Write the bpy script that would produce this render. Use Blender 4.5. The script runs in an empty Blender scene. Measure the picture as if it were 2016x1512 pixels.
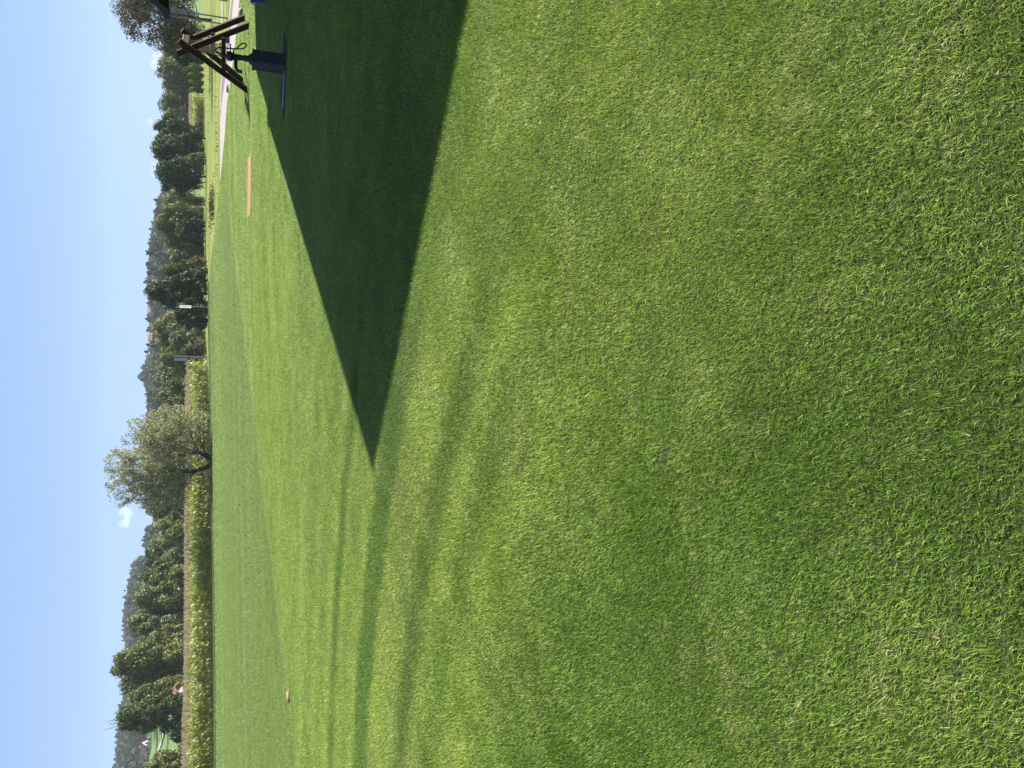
import bpy, math, random
import numpy as np
from mathutils import Vector, Matrix

scene = bpy.context.scene
COL = scene.collection
R = math.radians

# ------------------------------------------------------------------ camera
EYE = Vector((0.0, 0.0, 1.70))
PITCH = math.atan((1008 - 384) / 1568.0)
FWD = Vector((0, math.cos(PITCH), -math.sin(PITCH)))
UPV = Vector((0, math.sin(PITCH), math.cos(PITCH)))
RGT = Vector((1, 0, 0))
cam_d = bpy.data.cameras.new('camera')
cam_d.sensor_width = 36.0
cam_d.lens = 28.0
cam_d.clip_start = 0.05
cam_d.clip_end = 30000
cam = bpy.data.objects.new('camera', cam_d)
COL.objects.link(cam)
# the phone was held sideways: image right = down, image up = right
m = Matrix.Identity(4)
for i in range(3):
    m[i][0] = -UPV[i]; m[i][1] = RGT[i]; m[i][2] = -FWD[i]; m[i][3] = EYE[i]
cam.matrix_world = m
scene.camera = cam

# ------------------------------------------------------------------ light
SUN_DIR = Vector((0.953, 0.303, 0)).normalized() * math.cos(R(40)) + Vector((0, 0, math.sin(R(40))))
w = bpy.data.worlds.new("World")
scene.world = w
w.use_nodes = True
nt = w.node_tree
bg = nt.nodes['Background']
sky = nt.nodes.new('ShaderNodeTexSky')
sky.sky_type = 'NISHITA'
sky.sun_disc = False
sky.sun_elevation = R(40)
sky.sun_rotation = math.atan2(SUN_DIR.x, SUN_DIR.y)
sky.altitude = 300
sky.air_density = 1.0
sky.dust_density = 0.25
sky.ozone_density = 2.5
wbm = nt.nodes.new('ShaderNodeMix'); wbm.data_type = 'RGBA'; wbm.blend_type = 'MULTIPLY'
wbm.inputs[0].default_value = 1.0; wbm.inputs[7].default_value = (0.70, 0.80, 0.97, 1)
evn = nt.nodes.new('ShaderNodeMix'); evn.data_type = 'RGBA'; evn.inputs[0].default_value = 0.8
evn.inputs[7].default_value = (1.88, 2.92, 5.1, 1)       # clear summer blue levelling the Nishita falloff
nt.links.new(sky.outputs[0], wbm.inputs[6]); nt.links.new(wbm.outputs[2], evn.inputs[6]); nt.links.new(evn.outputs[2], bg.inputs[0])
bg.inputs[1].default_value = 0.050
sd = bpy.data.lights.new('sun', 'SUN')
sd.energy = 5.0
sd.angle = R(0.5)
sd.color = (1.0, 0.95, 0.86)
sun = bpy.data.objects.new('sun', sd)
COL.objects.link(sun)
sun.rotation_euler = SUN_DIR.to_track_quat('Z', 'Y').to_euler()

scene.view_settings.view_transform = 'Standard'
scene.view_settings.look = 'None'
scene.view_settings.exposure = 1.83
scene.view_settings.gamma = 1.0
scene.render.engine = 'CYCLES'
scene.cycles.max_bounces = 6
scene.cycles.transparent_max_bounces = 8
scene.cycles.volume_bounces = 2

# ------------------------------------------------------------------ photo <-> world
def ray(x, y):
    """direction through photograph pixel (x, y) (2016 x 1512)"""
    return FWD + RGT * ((756 - y) / 1568.0) + UPV * ((1008 - x) / 1568.0)
def G(x, y, z=0.0):
    d = ray(x, y); t = (z - EYE.z) / d.z
    return EYE + d * t
def atY(x, y, Y):
    d = ray(x, y); return EYE + d * (Y / d.y)
def proj(p):
    d = Vector(p) - EYE
    f = d.dot(FWD)
    return 1008 - 1568 * d.dot(UPV) / f, 756 - 1568 * d.x / f

def in_poly(x, y, P):
    c = False
    for i in range(len(P)):
        x1, y1 = P[i]; x2, y2 = P[i - 1]
        if (y1 > y) != (y2 > y) and x < (x2 - x1) * (y - y1) / (y2 - y1) + x1: c = not c
    return c

# ------------------------------------------------------------------ tagging
def tag(o, label=None, cat=None, group=None, kind=None):
    if label: o['label'] = label
    if cat: o['category'] = cat
    if group: o['group'] = group
    if kind: o['kind'] = kind
    return o
def empty(name, loc, label, cat, group=None, rz=0.0):
    o = bpy.data.objects.new(name, None)
    COL.objects.link(o); o.location = loc; o.rotation_euler = (0, 0, rz)
    o.empty_display_size = 0.3
    return tag(o, label, cat, group)

# ------------------------------------------------------------------ mesh helpers
class MB:
    def __init__(s): s.v = []; s.f = []; s.sm = []
    def add(s, vs, fs, smooth=False):
        b = len(s.v)
        s.v += [tuple(v) for v in vs]
        s.f += [tuple(i + b for i in f) for f in fs]
        s.sm += [smooth] * len(fs)
        return s
    def box(s, c, size, rot=None, bev=0.0):
        hx, hy, hz = size[0] / 2, size[1] / 2, size[2] / 2
        rot = rot or Matrix.Identity(3)
        c = Vector(c)
        if bev <= 0:
            vs = [c + rot @ Vector((sx * hx, sy * hy, sz * hz)) for sz in (-1, 1) for sy in (-1, 1) for sx in (-1, 1)]
            return s.add(vs, [(0, 2, 3, 1), (4, 5, 7, 6), (0, 1, 5, 4), (2, 6, 7, 3), (0, 4, 6, 2), (1, 3, 7, 5)])
        b = min(bev, hx * .9, hy * .9, hz * .9)
        # chamfered section along local z, plus chamfered caps
        sec = [(hx - b, -hy), (hx, -hy + b), (hx, hy - b), (hx - b, hy), (-hx + b, hy), (-hx, hy - b), (-hx, -hy + b), (-hx + b, -hy)]
        vs = []
        for z, k in ((-hz, (hx - b) / hx), (-hz + b, 1), (hz - b, 1), (hz, (hx - b) / hx)):
            ky = (hy - b) / hy if k != 1 else 1
            for (a, d) in sec: vs.append(c + rot @ Vector((a * k, d * ky, z)))
        fs = [tuple(range(7, -1, -1)), tuple(range(24, 32))]
        for r_ in range(3):
            for i in range(8):
                j = (i + 1) % 8
                fs.append((r_ * 8 + i, r_ * 8 + j, r_ * 8 + 8 + j, r_ * 8 + 8 + i))
        return s.add(vs, fs)
    def beam(s, a, b, wd, th, side=Vector((0, 1, 0)), bev=0.0):
        """bar from a to b, wd across, th along `side`"""
        a = Vector(a); b = Vector(b); z = (b - a); L = z.length; z.normalize()
        y = (side - z * side.dot(z)).normalized(); x = y.cross(z)
        rot = Matrix((x, y, z)).transposed()
        return s.box((a + b) / 2, (wd, th, L), rot, bev)
    def tube(s, pts, rad, n=8, cap=True):
        pts = [Vector(p) for p in pts]
        rads = rad if isinstance(rad, (list, tuple)) else [rad] * len(pts)
        vs = []; prev = None
        for i, p in enumerate(pts):
            t = (pts[min(i + 1, len(pts) - 1)] - pts[max(i - 1, 0)]).normalized()
            if prev is None:
                x = t.orthogonal().normalized()
            else:
                x = (prev - t * prev.dot(t)).normalized()
            prev = x; y = t.cross(x)
            for k in range(n):
                a = 2 * math.pi * k / n
                vs.append(p + (x * math.cos(a) + y * math.sin(a)) * rads[i])
        fs = []
        for i in range(len(pts) - 1):
            for k in range(n):
                j = (k + 1) % n
                fs.append((i * n + k, i * n + j, i * n + n + j, i * n + n + k))
        s.add(vs, fs, True)
        if cap:
            b = (len(pts) - 1) * n
            s.add([vs[k] for k in range(n)], [tuple(range(n - 1, -1, -1))])
            s.add([vs[b + k] for k in range(n)], [tuple(range(n))])
        return s
    def lathe(s, base, prof, n=20):
        base = Vector(base); vs = []
        for (r_, z) in prof:
            for k in range(n):
                a = 2 * math.pi * k / n
                vs.append(base + Vector((r_ * math.cos(a), r_ * math.sin(a), z)))
        fs = []
        for i in range(len(prof) - 1):
            for k in range(n):
                j = (k + 1) % n
                fs.append((i * n + k, i * n + j, i * n + n + j, i * n + n + k))
        fs.append(tuple(range(n - 1, -1, -1))); b = (len(prof) - 1) * n
        fs.append(tuple(range(b, b + n)))
        return s.add(vs, fs, False)
    def sheet(s, pts, z):
        return s.add([(p[0], p[1], z) for p in pts], [tuple(range(len(pts)))])
    def prism(s, pts, z0, z1):
        n = len(pts)
        vs = [(p[0], p[1], z0) for p in pts] + [(p[0], p[1], z1) for p in pts]
        fs = [tuple(range(n - 1, -1, -1)), tuple(range(n, 2 * n))] + [(i, (i + 1) % n, n + (i + 1) % n, n + i) for i in range(n)]
        return s.add(vs, fs)
    def build(s, name, mat, parent=None, origin=None):
        me = bpy.data.meshes.new(name)
        vs = s.v
        if origin is not None:
            o_ = Vector(origin); vs = [tuple(Vector(v) - o_) for v in vs]
        me.from_pydata(vs, [], s.f); me.update()
        me.polygons.foreach_set('use_smooth', s.sm)
        me.materials.append(mat)
        o = bpy.data.objects.new(name, me); COL.objects.link(o)
        if parent is not None: o.parent = parent
        elif origin is not None: o.location = origin
        return o

def np_mesh(name, verts, quads, mat, rnd=None, tris=None, extra=None):
    """fast mesh from numpy arrays; rnd = one float per face"""
    me = bpy.data.meshes.new(name)
    nq = 0 if quads is None else len(quads); nt_ = 0 if tris is None else len(tris)
    me.vertices.add(len(verts)); me.vertices.foreach_set('co', np.ascontiguousarray(verts, dtype=np.float32).ravel())
    idx = []
    if nq: idx.append(np.asarray(quads, dtype=np.int32).ravel())
    if nt_: idx.append(np.asarray(tris, dtype=np.int32).ravel())
    idx = np.concatenate(idx)
    me.loops.add(len(idx)); me.loops.foreach_set('vertex_index', idx)
    me.polygons.add(nq + nt_)
    starts = np.concatenate([np.arange(nq) * 4, nq * 4 + np.arange(nt_) * 3]).astype(np.int32)
    me.polygons.foreach_set('loop_start', starts)
    me.update(calc_edges=True)
    if rnd is not None:
        a = me.attributes.new('rnd', 'FLOAT', 'FACE'); a.data.foreach_set('value', np.asarray(rnd, dtype=np.float32))
    me.materials.append(mat)
    o = bpy.data.objects.new(name, me); COL.objects.link(o)
    return o

ALB = 0.62   # surface reflectances, with the exposure opened to match
# ------------------------------------------------------------------ materials
def new_mat(name):
    mt = bpy.data.materials.new(name); mt.use_nodes = True
    n = mt.node_tree; b = n.nodes['Principled BSDF']
    return mt, n, b
def N(n, typ, **kw):
    nd = n.nodes.new(typ)
    for k, v in kw.items(): setattr(nd, k, v)
    return nd
def mathn(n, op, a, b=None, c=None, clamp=False):
    nd = n.nodes.new('ShaderNodeMath'); nd.operation = op; nd.use_clamp = clamp
    for i, v in enumerate((a, b, c)):
        if v is None: continue
        if isinstance(v, (int, float)): nd.inputs[i].default_value = v
        else: n.links.new(v, nd.inputs[i])
    return nd.outputs[0]
def mixc(n, fac, a, b):
    nd = n.nodes.new('ShaderNodeMix'); nd.data_type = 'RGBA'
    for i, v in ((0, fac), (6, a), (7, b)):
        if isinstance(v, (int, float)): nd.inputs[i].default_value = v
        elif isinstance(v, tuple): nd.inputs[i].default_value = (*v, 1)
        else: n.links.new(v, nd.inputs[i])
    return nd.outputs[2]
def noise(n, vec, scale, detail=3, rough=0.55, dims='3D'):
    nd = n.nodes.new('ShaderNodeTexNoise'); nd.noise_dimensions = dims
    nd.inputs['Scale'].default_value = scale; nd.inputs['Detail'].default_value = detail
    nd.inputs['Roughness'].default_value = rough
    if vec is not None: n.links.new(vec, nd.inputs['W' if dims == '1D' else 'Vector'])
    return nd.outputs[0]
def maprange(n, v, a, b, c=0.0, d=1.0):
    nd = n.nodes.new('ShaderNodeMapRange'); nd.interpolation_type = 'SMOOTHSTEP'
    n.links.new(v, nd.inputs[0])
    for i, k in enumerate((a, b, c, d)): nd.inputs[i + 1].default_value = k
    return nd.outputs[0]
def scalevec(n, vec, s):
    nd = n.nodes.new('ShaderNodeMapping'); nd.inputs['Scale'].default_value = s
    n.links.new(vec, nd.inputs[0]); return nd.outputs[0]

def simple(name, col, rough=0.7, metal=0.0, var=0.25, scale=8.0, bump=0.0, stretch=None, spec=None):
    col = tuple(c * ALB for c in col)
    mt, n, b = new_mat(name)
    tc = N(n, 'ShaderNodeTexCoord').outputs['Object']
    if stretch: tc = scalevec(n, tc, stretch)
    nz = noise(n, tc, scale, 5, 0.6)
    f = maprange(n, nz, 0.3, 0.7)
    lo = tuple(c * (1 - var) for c in col); hi = tuple(min(1, c * (1 + var)) for c in col)
    n.links.new(mixc(n, f, lo, hi), b.inputs['Base Color'])
    b.inputs['Roughness'].default_value = rough; b.inputs['Metallic'].default_value = metal
    if spec is not None: b.inputs['Specular IOR Level'].default_value = spec
    if bump:
        bp = N(n, 'ShaderNodeBump'); bp.inputs['Strength'].default_value = bump; bp.inputs['Distance'].default_value = 0.01
        n.links.new(nz, bp.inputs['Height']); n.links.new(bp.outputs[0], b.inputs['Normal'])
    return mt

# turf colour as a function of where it grows
def turf_group():
    g = bpy.data.node_groups.new('turf_colour', 'ShaderNodeTree')
    g.interface.new_socket('Color', in_out='OUTPUT', socket_type='NodeSocketColor')
    out = g.nodes.new('NodeGroupOutput')
    pos = N(g, 'ShaderNodeNewGeometry').outputs['Position']
    flat = N(g, 'ShaderNodeVectorMath', operation='MULTIPLY'); g.links.new(pos, flat.inputs[0]); flat.inputs[1].default_value = (1, 1, 0)
    p = flat.outputs[0]
    sep = N(g, 'ShaderNodeSeparateXYZ'); g.links.new(p, sep.inputs[0]); X, Y = sep.outputs[0], sep.outputs[1]
    big = noise(g, p, 0.35, 3); mid = noise(g, p, 1.6, 4, 0.6); fine = noise(g, p, 9.0, 4, 0.65)
    # mower rings round a far turning centre, sheen of leaning blades painted as colour
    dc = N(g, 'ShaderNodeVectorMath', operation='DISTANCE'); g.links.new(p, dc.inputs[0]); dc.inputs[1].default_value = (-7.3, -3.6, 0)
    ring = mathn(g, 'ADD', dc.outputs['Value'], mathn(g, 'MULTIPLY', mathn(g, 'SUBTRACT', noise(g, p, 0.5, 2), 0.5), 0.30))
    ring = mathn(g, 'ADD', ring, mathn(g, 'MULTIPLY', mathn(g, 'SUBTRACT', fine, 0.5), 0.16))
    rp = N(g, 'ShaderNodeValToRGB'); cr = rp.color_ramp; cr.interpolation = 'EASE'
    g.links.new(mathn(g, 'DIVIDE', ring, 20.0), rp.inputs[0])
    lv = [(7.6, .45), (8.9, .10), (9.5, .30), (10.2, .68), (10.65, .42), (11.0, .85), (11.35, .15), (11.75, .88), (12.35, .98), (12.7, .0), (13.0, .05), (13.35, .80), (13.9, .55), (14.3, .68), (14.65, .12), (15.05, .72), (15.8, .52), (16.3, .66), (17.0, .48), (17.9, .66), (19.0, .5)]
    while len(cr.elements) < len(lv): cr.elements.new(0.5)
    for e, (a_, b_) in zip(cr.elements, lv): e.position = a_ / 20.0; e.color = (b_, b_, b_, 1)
    dist = N(g, 'ShaderNodeVectorMath', operation='LENGTH'); g.links.new(p, dist.inputs[0]); D = dist.outputs['Value']
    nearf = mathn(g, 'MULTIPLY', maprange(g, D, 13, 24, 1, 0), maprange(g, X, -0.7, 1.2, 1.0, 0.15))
    wob = mathn(g, 'ADD', mathn(g, 'ADD', mathn(g, 'MULTIPLY', Y, 0.93), mathn(g, 'MULTIPLY', X, -0.35)), mathn(g, 'MULTIPLY', big, 3.0))
    far1 = mathn(g, 'MULTIPLY', mathn(g, 'ADD', noise(g, wob, 0.40, 2.0, 0.5, '1D'), mathn(g, 'MULTIPLY', big, 0.7)), 0.62)
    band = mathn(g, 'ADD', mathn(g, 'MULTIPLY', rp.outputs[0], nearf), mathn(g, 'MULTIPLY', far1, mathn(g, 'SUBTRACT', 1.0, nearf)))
    A = (0.053, 0.103, 0.009); B = (0.156, 0.206, 0.034); Dry = (0.20, 0.18, 0.075)
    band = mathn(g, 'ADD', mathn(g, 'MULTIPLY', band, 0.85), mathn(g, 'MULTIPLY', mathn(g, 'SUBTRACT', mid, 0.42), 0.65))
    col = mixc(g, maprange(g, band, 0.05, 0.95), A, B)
    tuft = noise(g, p, 28.0, 3, 0.7)
    drym = mathn(g, 'MULTIPLY', maprange(g, mathn(g, 'MULTIPLY', mathn(g, 'ADD', mathn(g, 'ADD', mid, fine), tuft), 0.3333), 0.52, 0.62), maprange(g, D, 2, 9, 0.5, 0.12))
    col = mixc(g, drym, col, Dry)
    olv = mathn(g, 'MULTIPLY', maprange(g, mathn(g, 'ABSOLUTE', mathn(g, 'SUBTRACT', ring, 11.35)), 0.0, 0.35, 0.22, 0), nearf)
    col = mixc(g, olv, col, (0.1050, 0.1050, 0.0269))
    # beyond the straight worn edge the grass is coarser and more olive
    s = mathn(g, 'ADD', mathn(g, 'MULTIPLY', mathn(g, 'ADD', X, 6.9), -0.882), mathn(g, 'MULTIPLY', mathn(g, 'SUBTRACT', Y, 14.7), 0.471))
    s = mathn(g, 'ADD', s, mathn(g, 'MULTIPLY', mathn(g, 'SUBTRACT', mid, 0.5), 0.9))
    ol = maprange(g, s, -0.15, 0.35)
    ol = mathn(g, 'MULTIPLY', ol, maprange(g, D, 40, 75, 1.0, 0.25))
    col = mixc(g, mathn(g, 'MULTIPLY', ol, 0.62), col, (0.0773, 0.1075, 0.0235))
    edge = mathn(g, 'MULTIPLY', maprange(g, mathn(g, 'ABSOLUTE', s), 0.0, 0.55, 1, 0), maprange(g, fine, 0.42, 0.62))
    col = mixc(g, mathn(g, 'MULTIPLY', edge, 0.55), col, (0.1764, 0.1596, 0.0756))
    bright = maprange(g, mathn(g, 'ABSOLUTE', mathn(g, 'ADD', s, 1.1)), 0.1, 1.0, 1, 0)
    col = mixc(g, mathn(g, 'MULTIPLY', bright, 0.22), col, (0.1075, 0.1495, 0.0202))
    # light, bluish border strip along the far edge
    bl = maprange(g, mathn(g, 'ADD', mathn(g, 'SUBTRACT', Y, mathn(g, 'MULTIPLY', X, 0.65)), mathn(g, 'MULTIPLY', mathn(g, 'SUBTRACT', mid, 0.5), 14.0)), 70, 84)
    col = mixc(g, mathn(g, 'MULTIPLY', bl, 0.7), col, (0.0882, 0.1218, 0.0403))
    br = mathn(g, 'ADD', 0.80, mathn(g, 'MULTIPLY', mathn(g, 'SUBTRACT', fine, 0.3), 1.0))
    hsv = N(g, 'ShaderNodeHueSaturation'); g.links.new(col, hsv.inputs['Color']); g.links.new(br, hsv.inputs['Value'])
    g.links.new(hsv.outputs[0], out.inputs[0])
    return g
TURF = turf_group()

def mat_lawn():
    mt, n, b = new_mat('lawn_turf')
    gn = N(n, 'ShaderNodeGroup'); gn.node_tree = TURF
    pos = N(n, 'ShaderNodeNewGeometry').outputs['Position']
    dl = N(n, 'ShaderNodeVectorMath', operation='LENGTH'); n.links.new(pos, dl.inputs[0])
    # between the blades near the viewer one sees down to thatch and soil
    thatch = mixc(n, noise(n, pos, 60, 4, 0.7), (0.0151, 0.0302, 0.0050), (0.0462, 0.0504, 0.0185))
    f = maprange(n, dl.outputs['Value'], 4, 18)
    gv = N(n, 'ShaderNodeHueSaturation'); gv.inputs['Value'].default_value = 0.80; gv.inputs['Saturation'].default_value = 0.93; n.links.new(gn.outputs[0], gv.inputs['Color'])
    n.links.new(mixc(n, f, thatch, gv.outputs[0]), b.inputs['Base Color'])
    b.inputs['Roughness'].default_value = 0.9; b.inputs['Specular IOR Level'].default_value = 0.1
    bp = N(n, 'ShaderNodeBump'); bp.inputs['Strength'].default_value = 0.7; bp.inputs['Distance'].default_value = 0.06
    n.links.new(noise(n, pos, 14, 5, 0.7), bp.inputs['Height']); n.links.new(bp.outputs[0], b.inputs['Normal'])
    return mt
def mat_blades():
    mt, n, b = new_mat('grass_blades')
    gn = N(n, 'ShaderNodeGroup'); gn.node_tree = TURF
    at = N(n, 'ShaderNodeAttribute', attribute_name='rnd')
    hsv = N(n, 'ShaderNodeHueSaturation'); n.links.new(gn.outputs[0], hsv.inputs['Color'])
    n.links.new(mathn(n, 'ADD', 0.9, mathn(n, 'MULTIPLY', at.outputs['Fac'], 1.55)), hsv.inputs['Value'])
    dry = mathn(n, 'MULTIPLY', maprange(n, at.outputs['Fac'], 0.955, 0.965), 0.5)
    col = mixc(n, dry, hsv.outputs[0], (0.3024, 0.2772, 0.1428))
    n.links.new(col, b.inputs['Base Color'])
    b.inputs['Roughness'].default_value = 0.48; b.inputs['Specular IOR Level'].default_value = 0.20
    tr = N(n, 'ShaderNodeBsdfTranslucent'); n.links.new(col, tr.inputs[0])
    mx = N(n, 'ShaderNodeMixShader'); mx.inputs[0].default_value = 0.35
    n.links.new(b.outputs[0], mx.inputs[1]); n.links.new(tr.outputs[0], mx.inputs[2])
    n.links.new(mx.outputs[0], n.nodes['Material Output'].inputs[0])
    return mt
def mat_leaf(name, c1, c2, c3=None, scale=0.6, trans=0.3, rough=0.55, spec=0.3, spread=0.9, thr=0.86):
    c1 = tuple(c * ALB for c in c1); c2 = tuple(c * ALB for c in c2); c3 = tuple(c * ALB for c in c3) if c3 else None
    mt, n, b = new_mat(name)
    tc = N(n, 'ShaderNodeNewGeometry').outputs['Position']
    at = N(n, 'ShaderNodeAttribute', attribute_name='rnd')
    nz = noise(n, tc, scale, 3, 0.6)
    col = mixc(n, maprange(n, nz, 0.35, 0.65), c1, c2)
    if c3: col = mixc(n, maprange(n, at.outputs['Fac'], thr, thr + .09), col, c3)
    hsv = N(n, 'ShaderNodeHueSaturation'); n.links.new(col, hsv.inputs['Color'])
    n.links.new(mathn(n, 'ADD', 1 - spread / 2, mathn(n, 'MULTIPLY', at.outputs['Fac'], spread)), hsv.inputs['Value'])
    n.links.new(hsv.outputs[0], b.inputs['Base Color'])
    b.inputs['Roughness'].default_value = max(rough, .55); b.inputs['Specular IOR Level'].default_value = spec * .45
    tr = N(n, 'ShaderNodeBsdfTranslucent'); n.links.new(hsv.outputs[0], tr.inputs[0])
    mx = N(n, 'ShaderNodeMixShader'); mx.inputs[0].default_value = trans
    n.links.new(b.outputs[0], mx.inputs[1]); n.links.new(tr.outputs[0], mx.inputs[2])
    n.links.new(mx.outputs[0], n.nodes['Material Output'].inputs[0])
    return mt
def mat_meadow():
    mt, n, b = new_mat('meadow')
    pos = N(n, 'ShaderNodeNewGeometry').outputs['Position']
    st = scalevec(n, pos, (0.25, 1.0, 1.0))
    a = noise(n, st, 0.16, 4, 0.6); c = noise(n, pos, 1.3, 4, 0.65)
    col = mixc(n, maprange(n, a, 0.38, 0.62), (0.0840, 0.1218, 0.0202), (0.1680, 0.1680, 0.0420))
    col = mixc(n, mathn(n, 'MULTIPLY', maprange(n, c, 0.45, 0.65), 0.5), col, (0.0714, 0.1008, 0.0202))
    # far valley floor and slopes turn to plain pasture green
    dl = N(n, 'ShaderNodeVectorMath', operation='LENGTH'); n.links.new(pos, dl.inputs[0])
    col = mixc(n, maprange(n, dl.outputs['Value'], 190, 300), col, (0.0840, 0.1344, 0.0336))
    n.links.new(col, b.inputs['Base Color'])
    b.inputs['Roughness'].default_value = 0.9; b.inputs['Specular IOR Level'].default_value = 0.1
    bp = N(n, 'ShaderNodeBump'); bp.inputs['Strength'].default_value = 0.8; bp.inputs['Distance'].default_value = 0.3
    n.links.new(c, bp.inputs['Height']); n.links.new(bp.outputs[0], b.inputs['Normal'])
    return mt

M_LAWN = mat_lawn(); M_BLADE = mat_blades(); M_MEADOW = mat_meadow()
M_TIMBER = simple('dark_stained_timber', (0.046, 0.023, 0.015), 0.85, 0, 0.45, 6, 0.4, (12, 12, 1.5), 0.15)
M_TIMBER_PALE = simple('weathered_red_board', (0.24, 0.11, 0.07), 0.8, 0, 0.2, 5, 0.2, (6, 6, 1))
M_POLE_WOOD = simple('peeled_rod_wood', (0.30, 0.22, 0.17), 0.7, 0, 0.25, 9)
M_IRON = simple('black_cast_iron', (0.014, 0.012, 0.012), 0.42, 0.2, 0.3, 30, 0.25)
M_STONE = simple('grey_granite', (0.085, 0.082, 0.080), 0.8, 0, 0.25, 14, 0.35, None, 0.1)
M_PAVE = simple('grey_paving', (0.035, 0.038, 0.036), 0.85, 0, 0.25, 7, 0.3, None, 0.05)
M_STEEL = simple('galvanised_steel', (0.26, 0.27, 0.28), 0.5, 0.4, 0.15, 6)
M_SIGNW = simple('white_sign_sheet', (0.52, 0.52, 0.53), 0.4, 0, 0.03, 3)
M_SIGNB = simple('grey_sign_back', (0.62, 0.63, 0.64), 0.45, 0.3, 0.08, 3)
M_INK = simple('sign_lettering', (0.25, 0.27, 0.30), 0.5, 0, 0.1, 3)
M_SAND = simple('orange_brick_sand', (0.31, 0.148, 0.045), 0.9, 0, 0.12, 5, 0.3)
M_GRAVEL = simple('pale_pink_concrete', (0.315, 0.262, 0.245), 0.85, 0, 0.04, 0.4, 0.0)
M_ASPH = simple('asphalt', (0.085, 0.072, 0.080), 0.85, 0, 0.12, 0.5, 0.0)
M_KERB = simple('pale_road_edge', (0.36, 0.33, 0.24), 0.85, 0, 0.12, 2)
M_SOIL = simple('field_soil', (0.10, 0.075, 0.045), 0.95, 0, 0.25, 2, 0.4)
M_BLUE = simple('blue_plastic', (0.015, 0.07, 0.42), 0.35, 0, 0.05, 4)
M_ROCK = simple('tan_stone', (0.25, 0.18, 0.10), 0.85, 0, 0.15, 20, 0.3)
M_ROOFD = simple('dark_roof_tile', (0.020, 0.018, 0.018), 0.6, 0, 0.2, 6, 0.3)
M_FASCIA = simple('dark_painted_fascia', (0.010, 0.010, 0.012), 0.8, 0, 0.15, 6)
M_HWALL = simple('brown_boarded_wall', (0.12, 0.085, 0.06), 0.8, 0, 0.2, 4, 0.2, (1, 1, .2))
M_GLASS = simple('dark_window_glass', (0.02, 0.025, 0.03), 0.08, 0, 0.0, 2)
M_REDROOF = simple('red_clay_roof', (0.20, 0.070, 0.055), 0.8, 0, 0.15, 1.2)
M_PINKROOF = simple('faded_pink_roof', (0.24, 0.115, 0.095), 0.8, 0, 0.15, 1.2)
M_WHITEWALL = simple('white_rendered_wall', (0.46, 0.455, 0.44), 0.8, 0, 0.05, 1)
M_GREYWALL = simple('grey_rendered_wall', (0.30, 0.31, 0.33), 0.8, 0, 0.06, 1)
M_BARK = simple('dark_bark', (0.060, 0.048, 0.038), 0.9, 0, 0.3, 3, 0.4, (3, 3, .6))
M_BARKG = simple('grey_twig_bark', (0.21, 0.18, 0.14), 0.9, 0, 0.25, 3, 0.3)
M_FENCE = simple('weathered_fence_post', (0.45, 0.44, 0.42), 0.8, 0, 0.1, 3)
L_WILLOW = mat_leaf('olive_willow_leaves', (0.31, 0.32, 0.13), (0.46, 0.46, 0.225), (0.56, 0.55, 0.36), 0.5, 0.30, 0.45, 0.5)
L_OLIVE = mat_leaf('olive_green_leaves', (0.115, 0.142, 0.034), (0.200, 0.226, 0.062), (0.30, 0.32, 0.13), 0.30, 0.25)
L_GREY = mat_leaf('grey_green_leaves', (0.140, 0.165, 0.062), (0.235, 0.262, 0.112), (0.36, 0.38, 0.20), 0.30, 0.25)
L_DARK = mat_leaf('dark_green_leaves', (0.050, 0.086, 0.022), (0.086, 0.128, 0.034), (0.13, 0.17, 0.06), 0.30, 0.2, 0.6, 0.2)
L_DEEP = mat_leaf('deep_green_needles', (0.028, 0.058, 0.018), (0.050, 0.088, 0.026), (0.09, 0.13, 0.04), 0.35, 0.12)
L_PALE = mat_leaf('pale_green_leaves', (0.20, 0.22, 0.075), (0.30, 0.31, 0.13), (0.42, 0.42, 0.25), 0.35, 0.3)
L_BRIGHT = mat_leaf('bright_green_leaves', (0.20, 0.34, 0.045), (0.30, 0.46, 0.07), (0.40, 0.48, 0.16), 0.6, 0.5)
L_YEL = mat_leaf('yellow_green_leaves', (0.095, 0.115, 0.022), (0.165, 0.170, 0.035), (0.25, 0.23, 0.06), 0.4, 0.25)
L_AUT = mat_leaf('rust_tinged_leaves', (0.095, 0.100, 0.036), (0.200, 0.140, 0.055), (0.32, 0.25, 0.14), 0.45, 0.3)
L_FOREST = mat_leaf('forest_leaves', (0.030, 0.050, 0.022), (0.066, 0.084, 0.036), (0.11, 0.13, 0.06), 0.03, 0.15, 0.7, 0.1)
L_CORN = mat_leaf('maize_leaves', (0.46, 0.56, 0.09), (0.68, 0.74, 0.20), (0.62, 0.64, 0.40), 0.30, 0.55, 0.35, 0.5, .9, .72)  # the pale third tone paints highlights into the colour of some leaves
L_TASSEL = mat_leaf('maize_tassels', (0.72, 0.58, 0.34), (0.82, 0.68, 0.42), None, 0.3, 0.3)
L_WEED = mat_leaf('meadow_weeds', (0.16, 0.19, 0.04), (0.25, 0.25, 0.06), (0.34, 0.31, 0.08), 0.5, 0.6)

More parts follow.
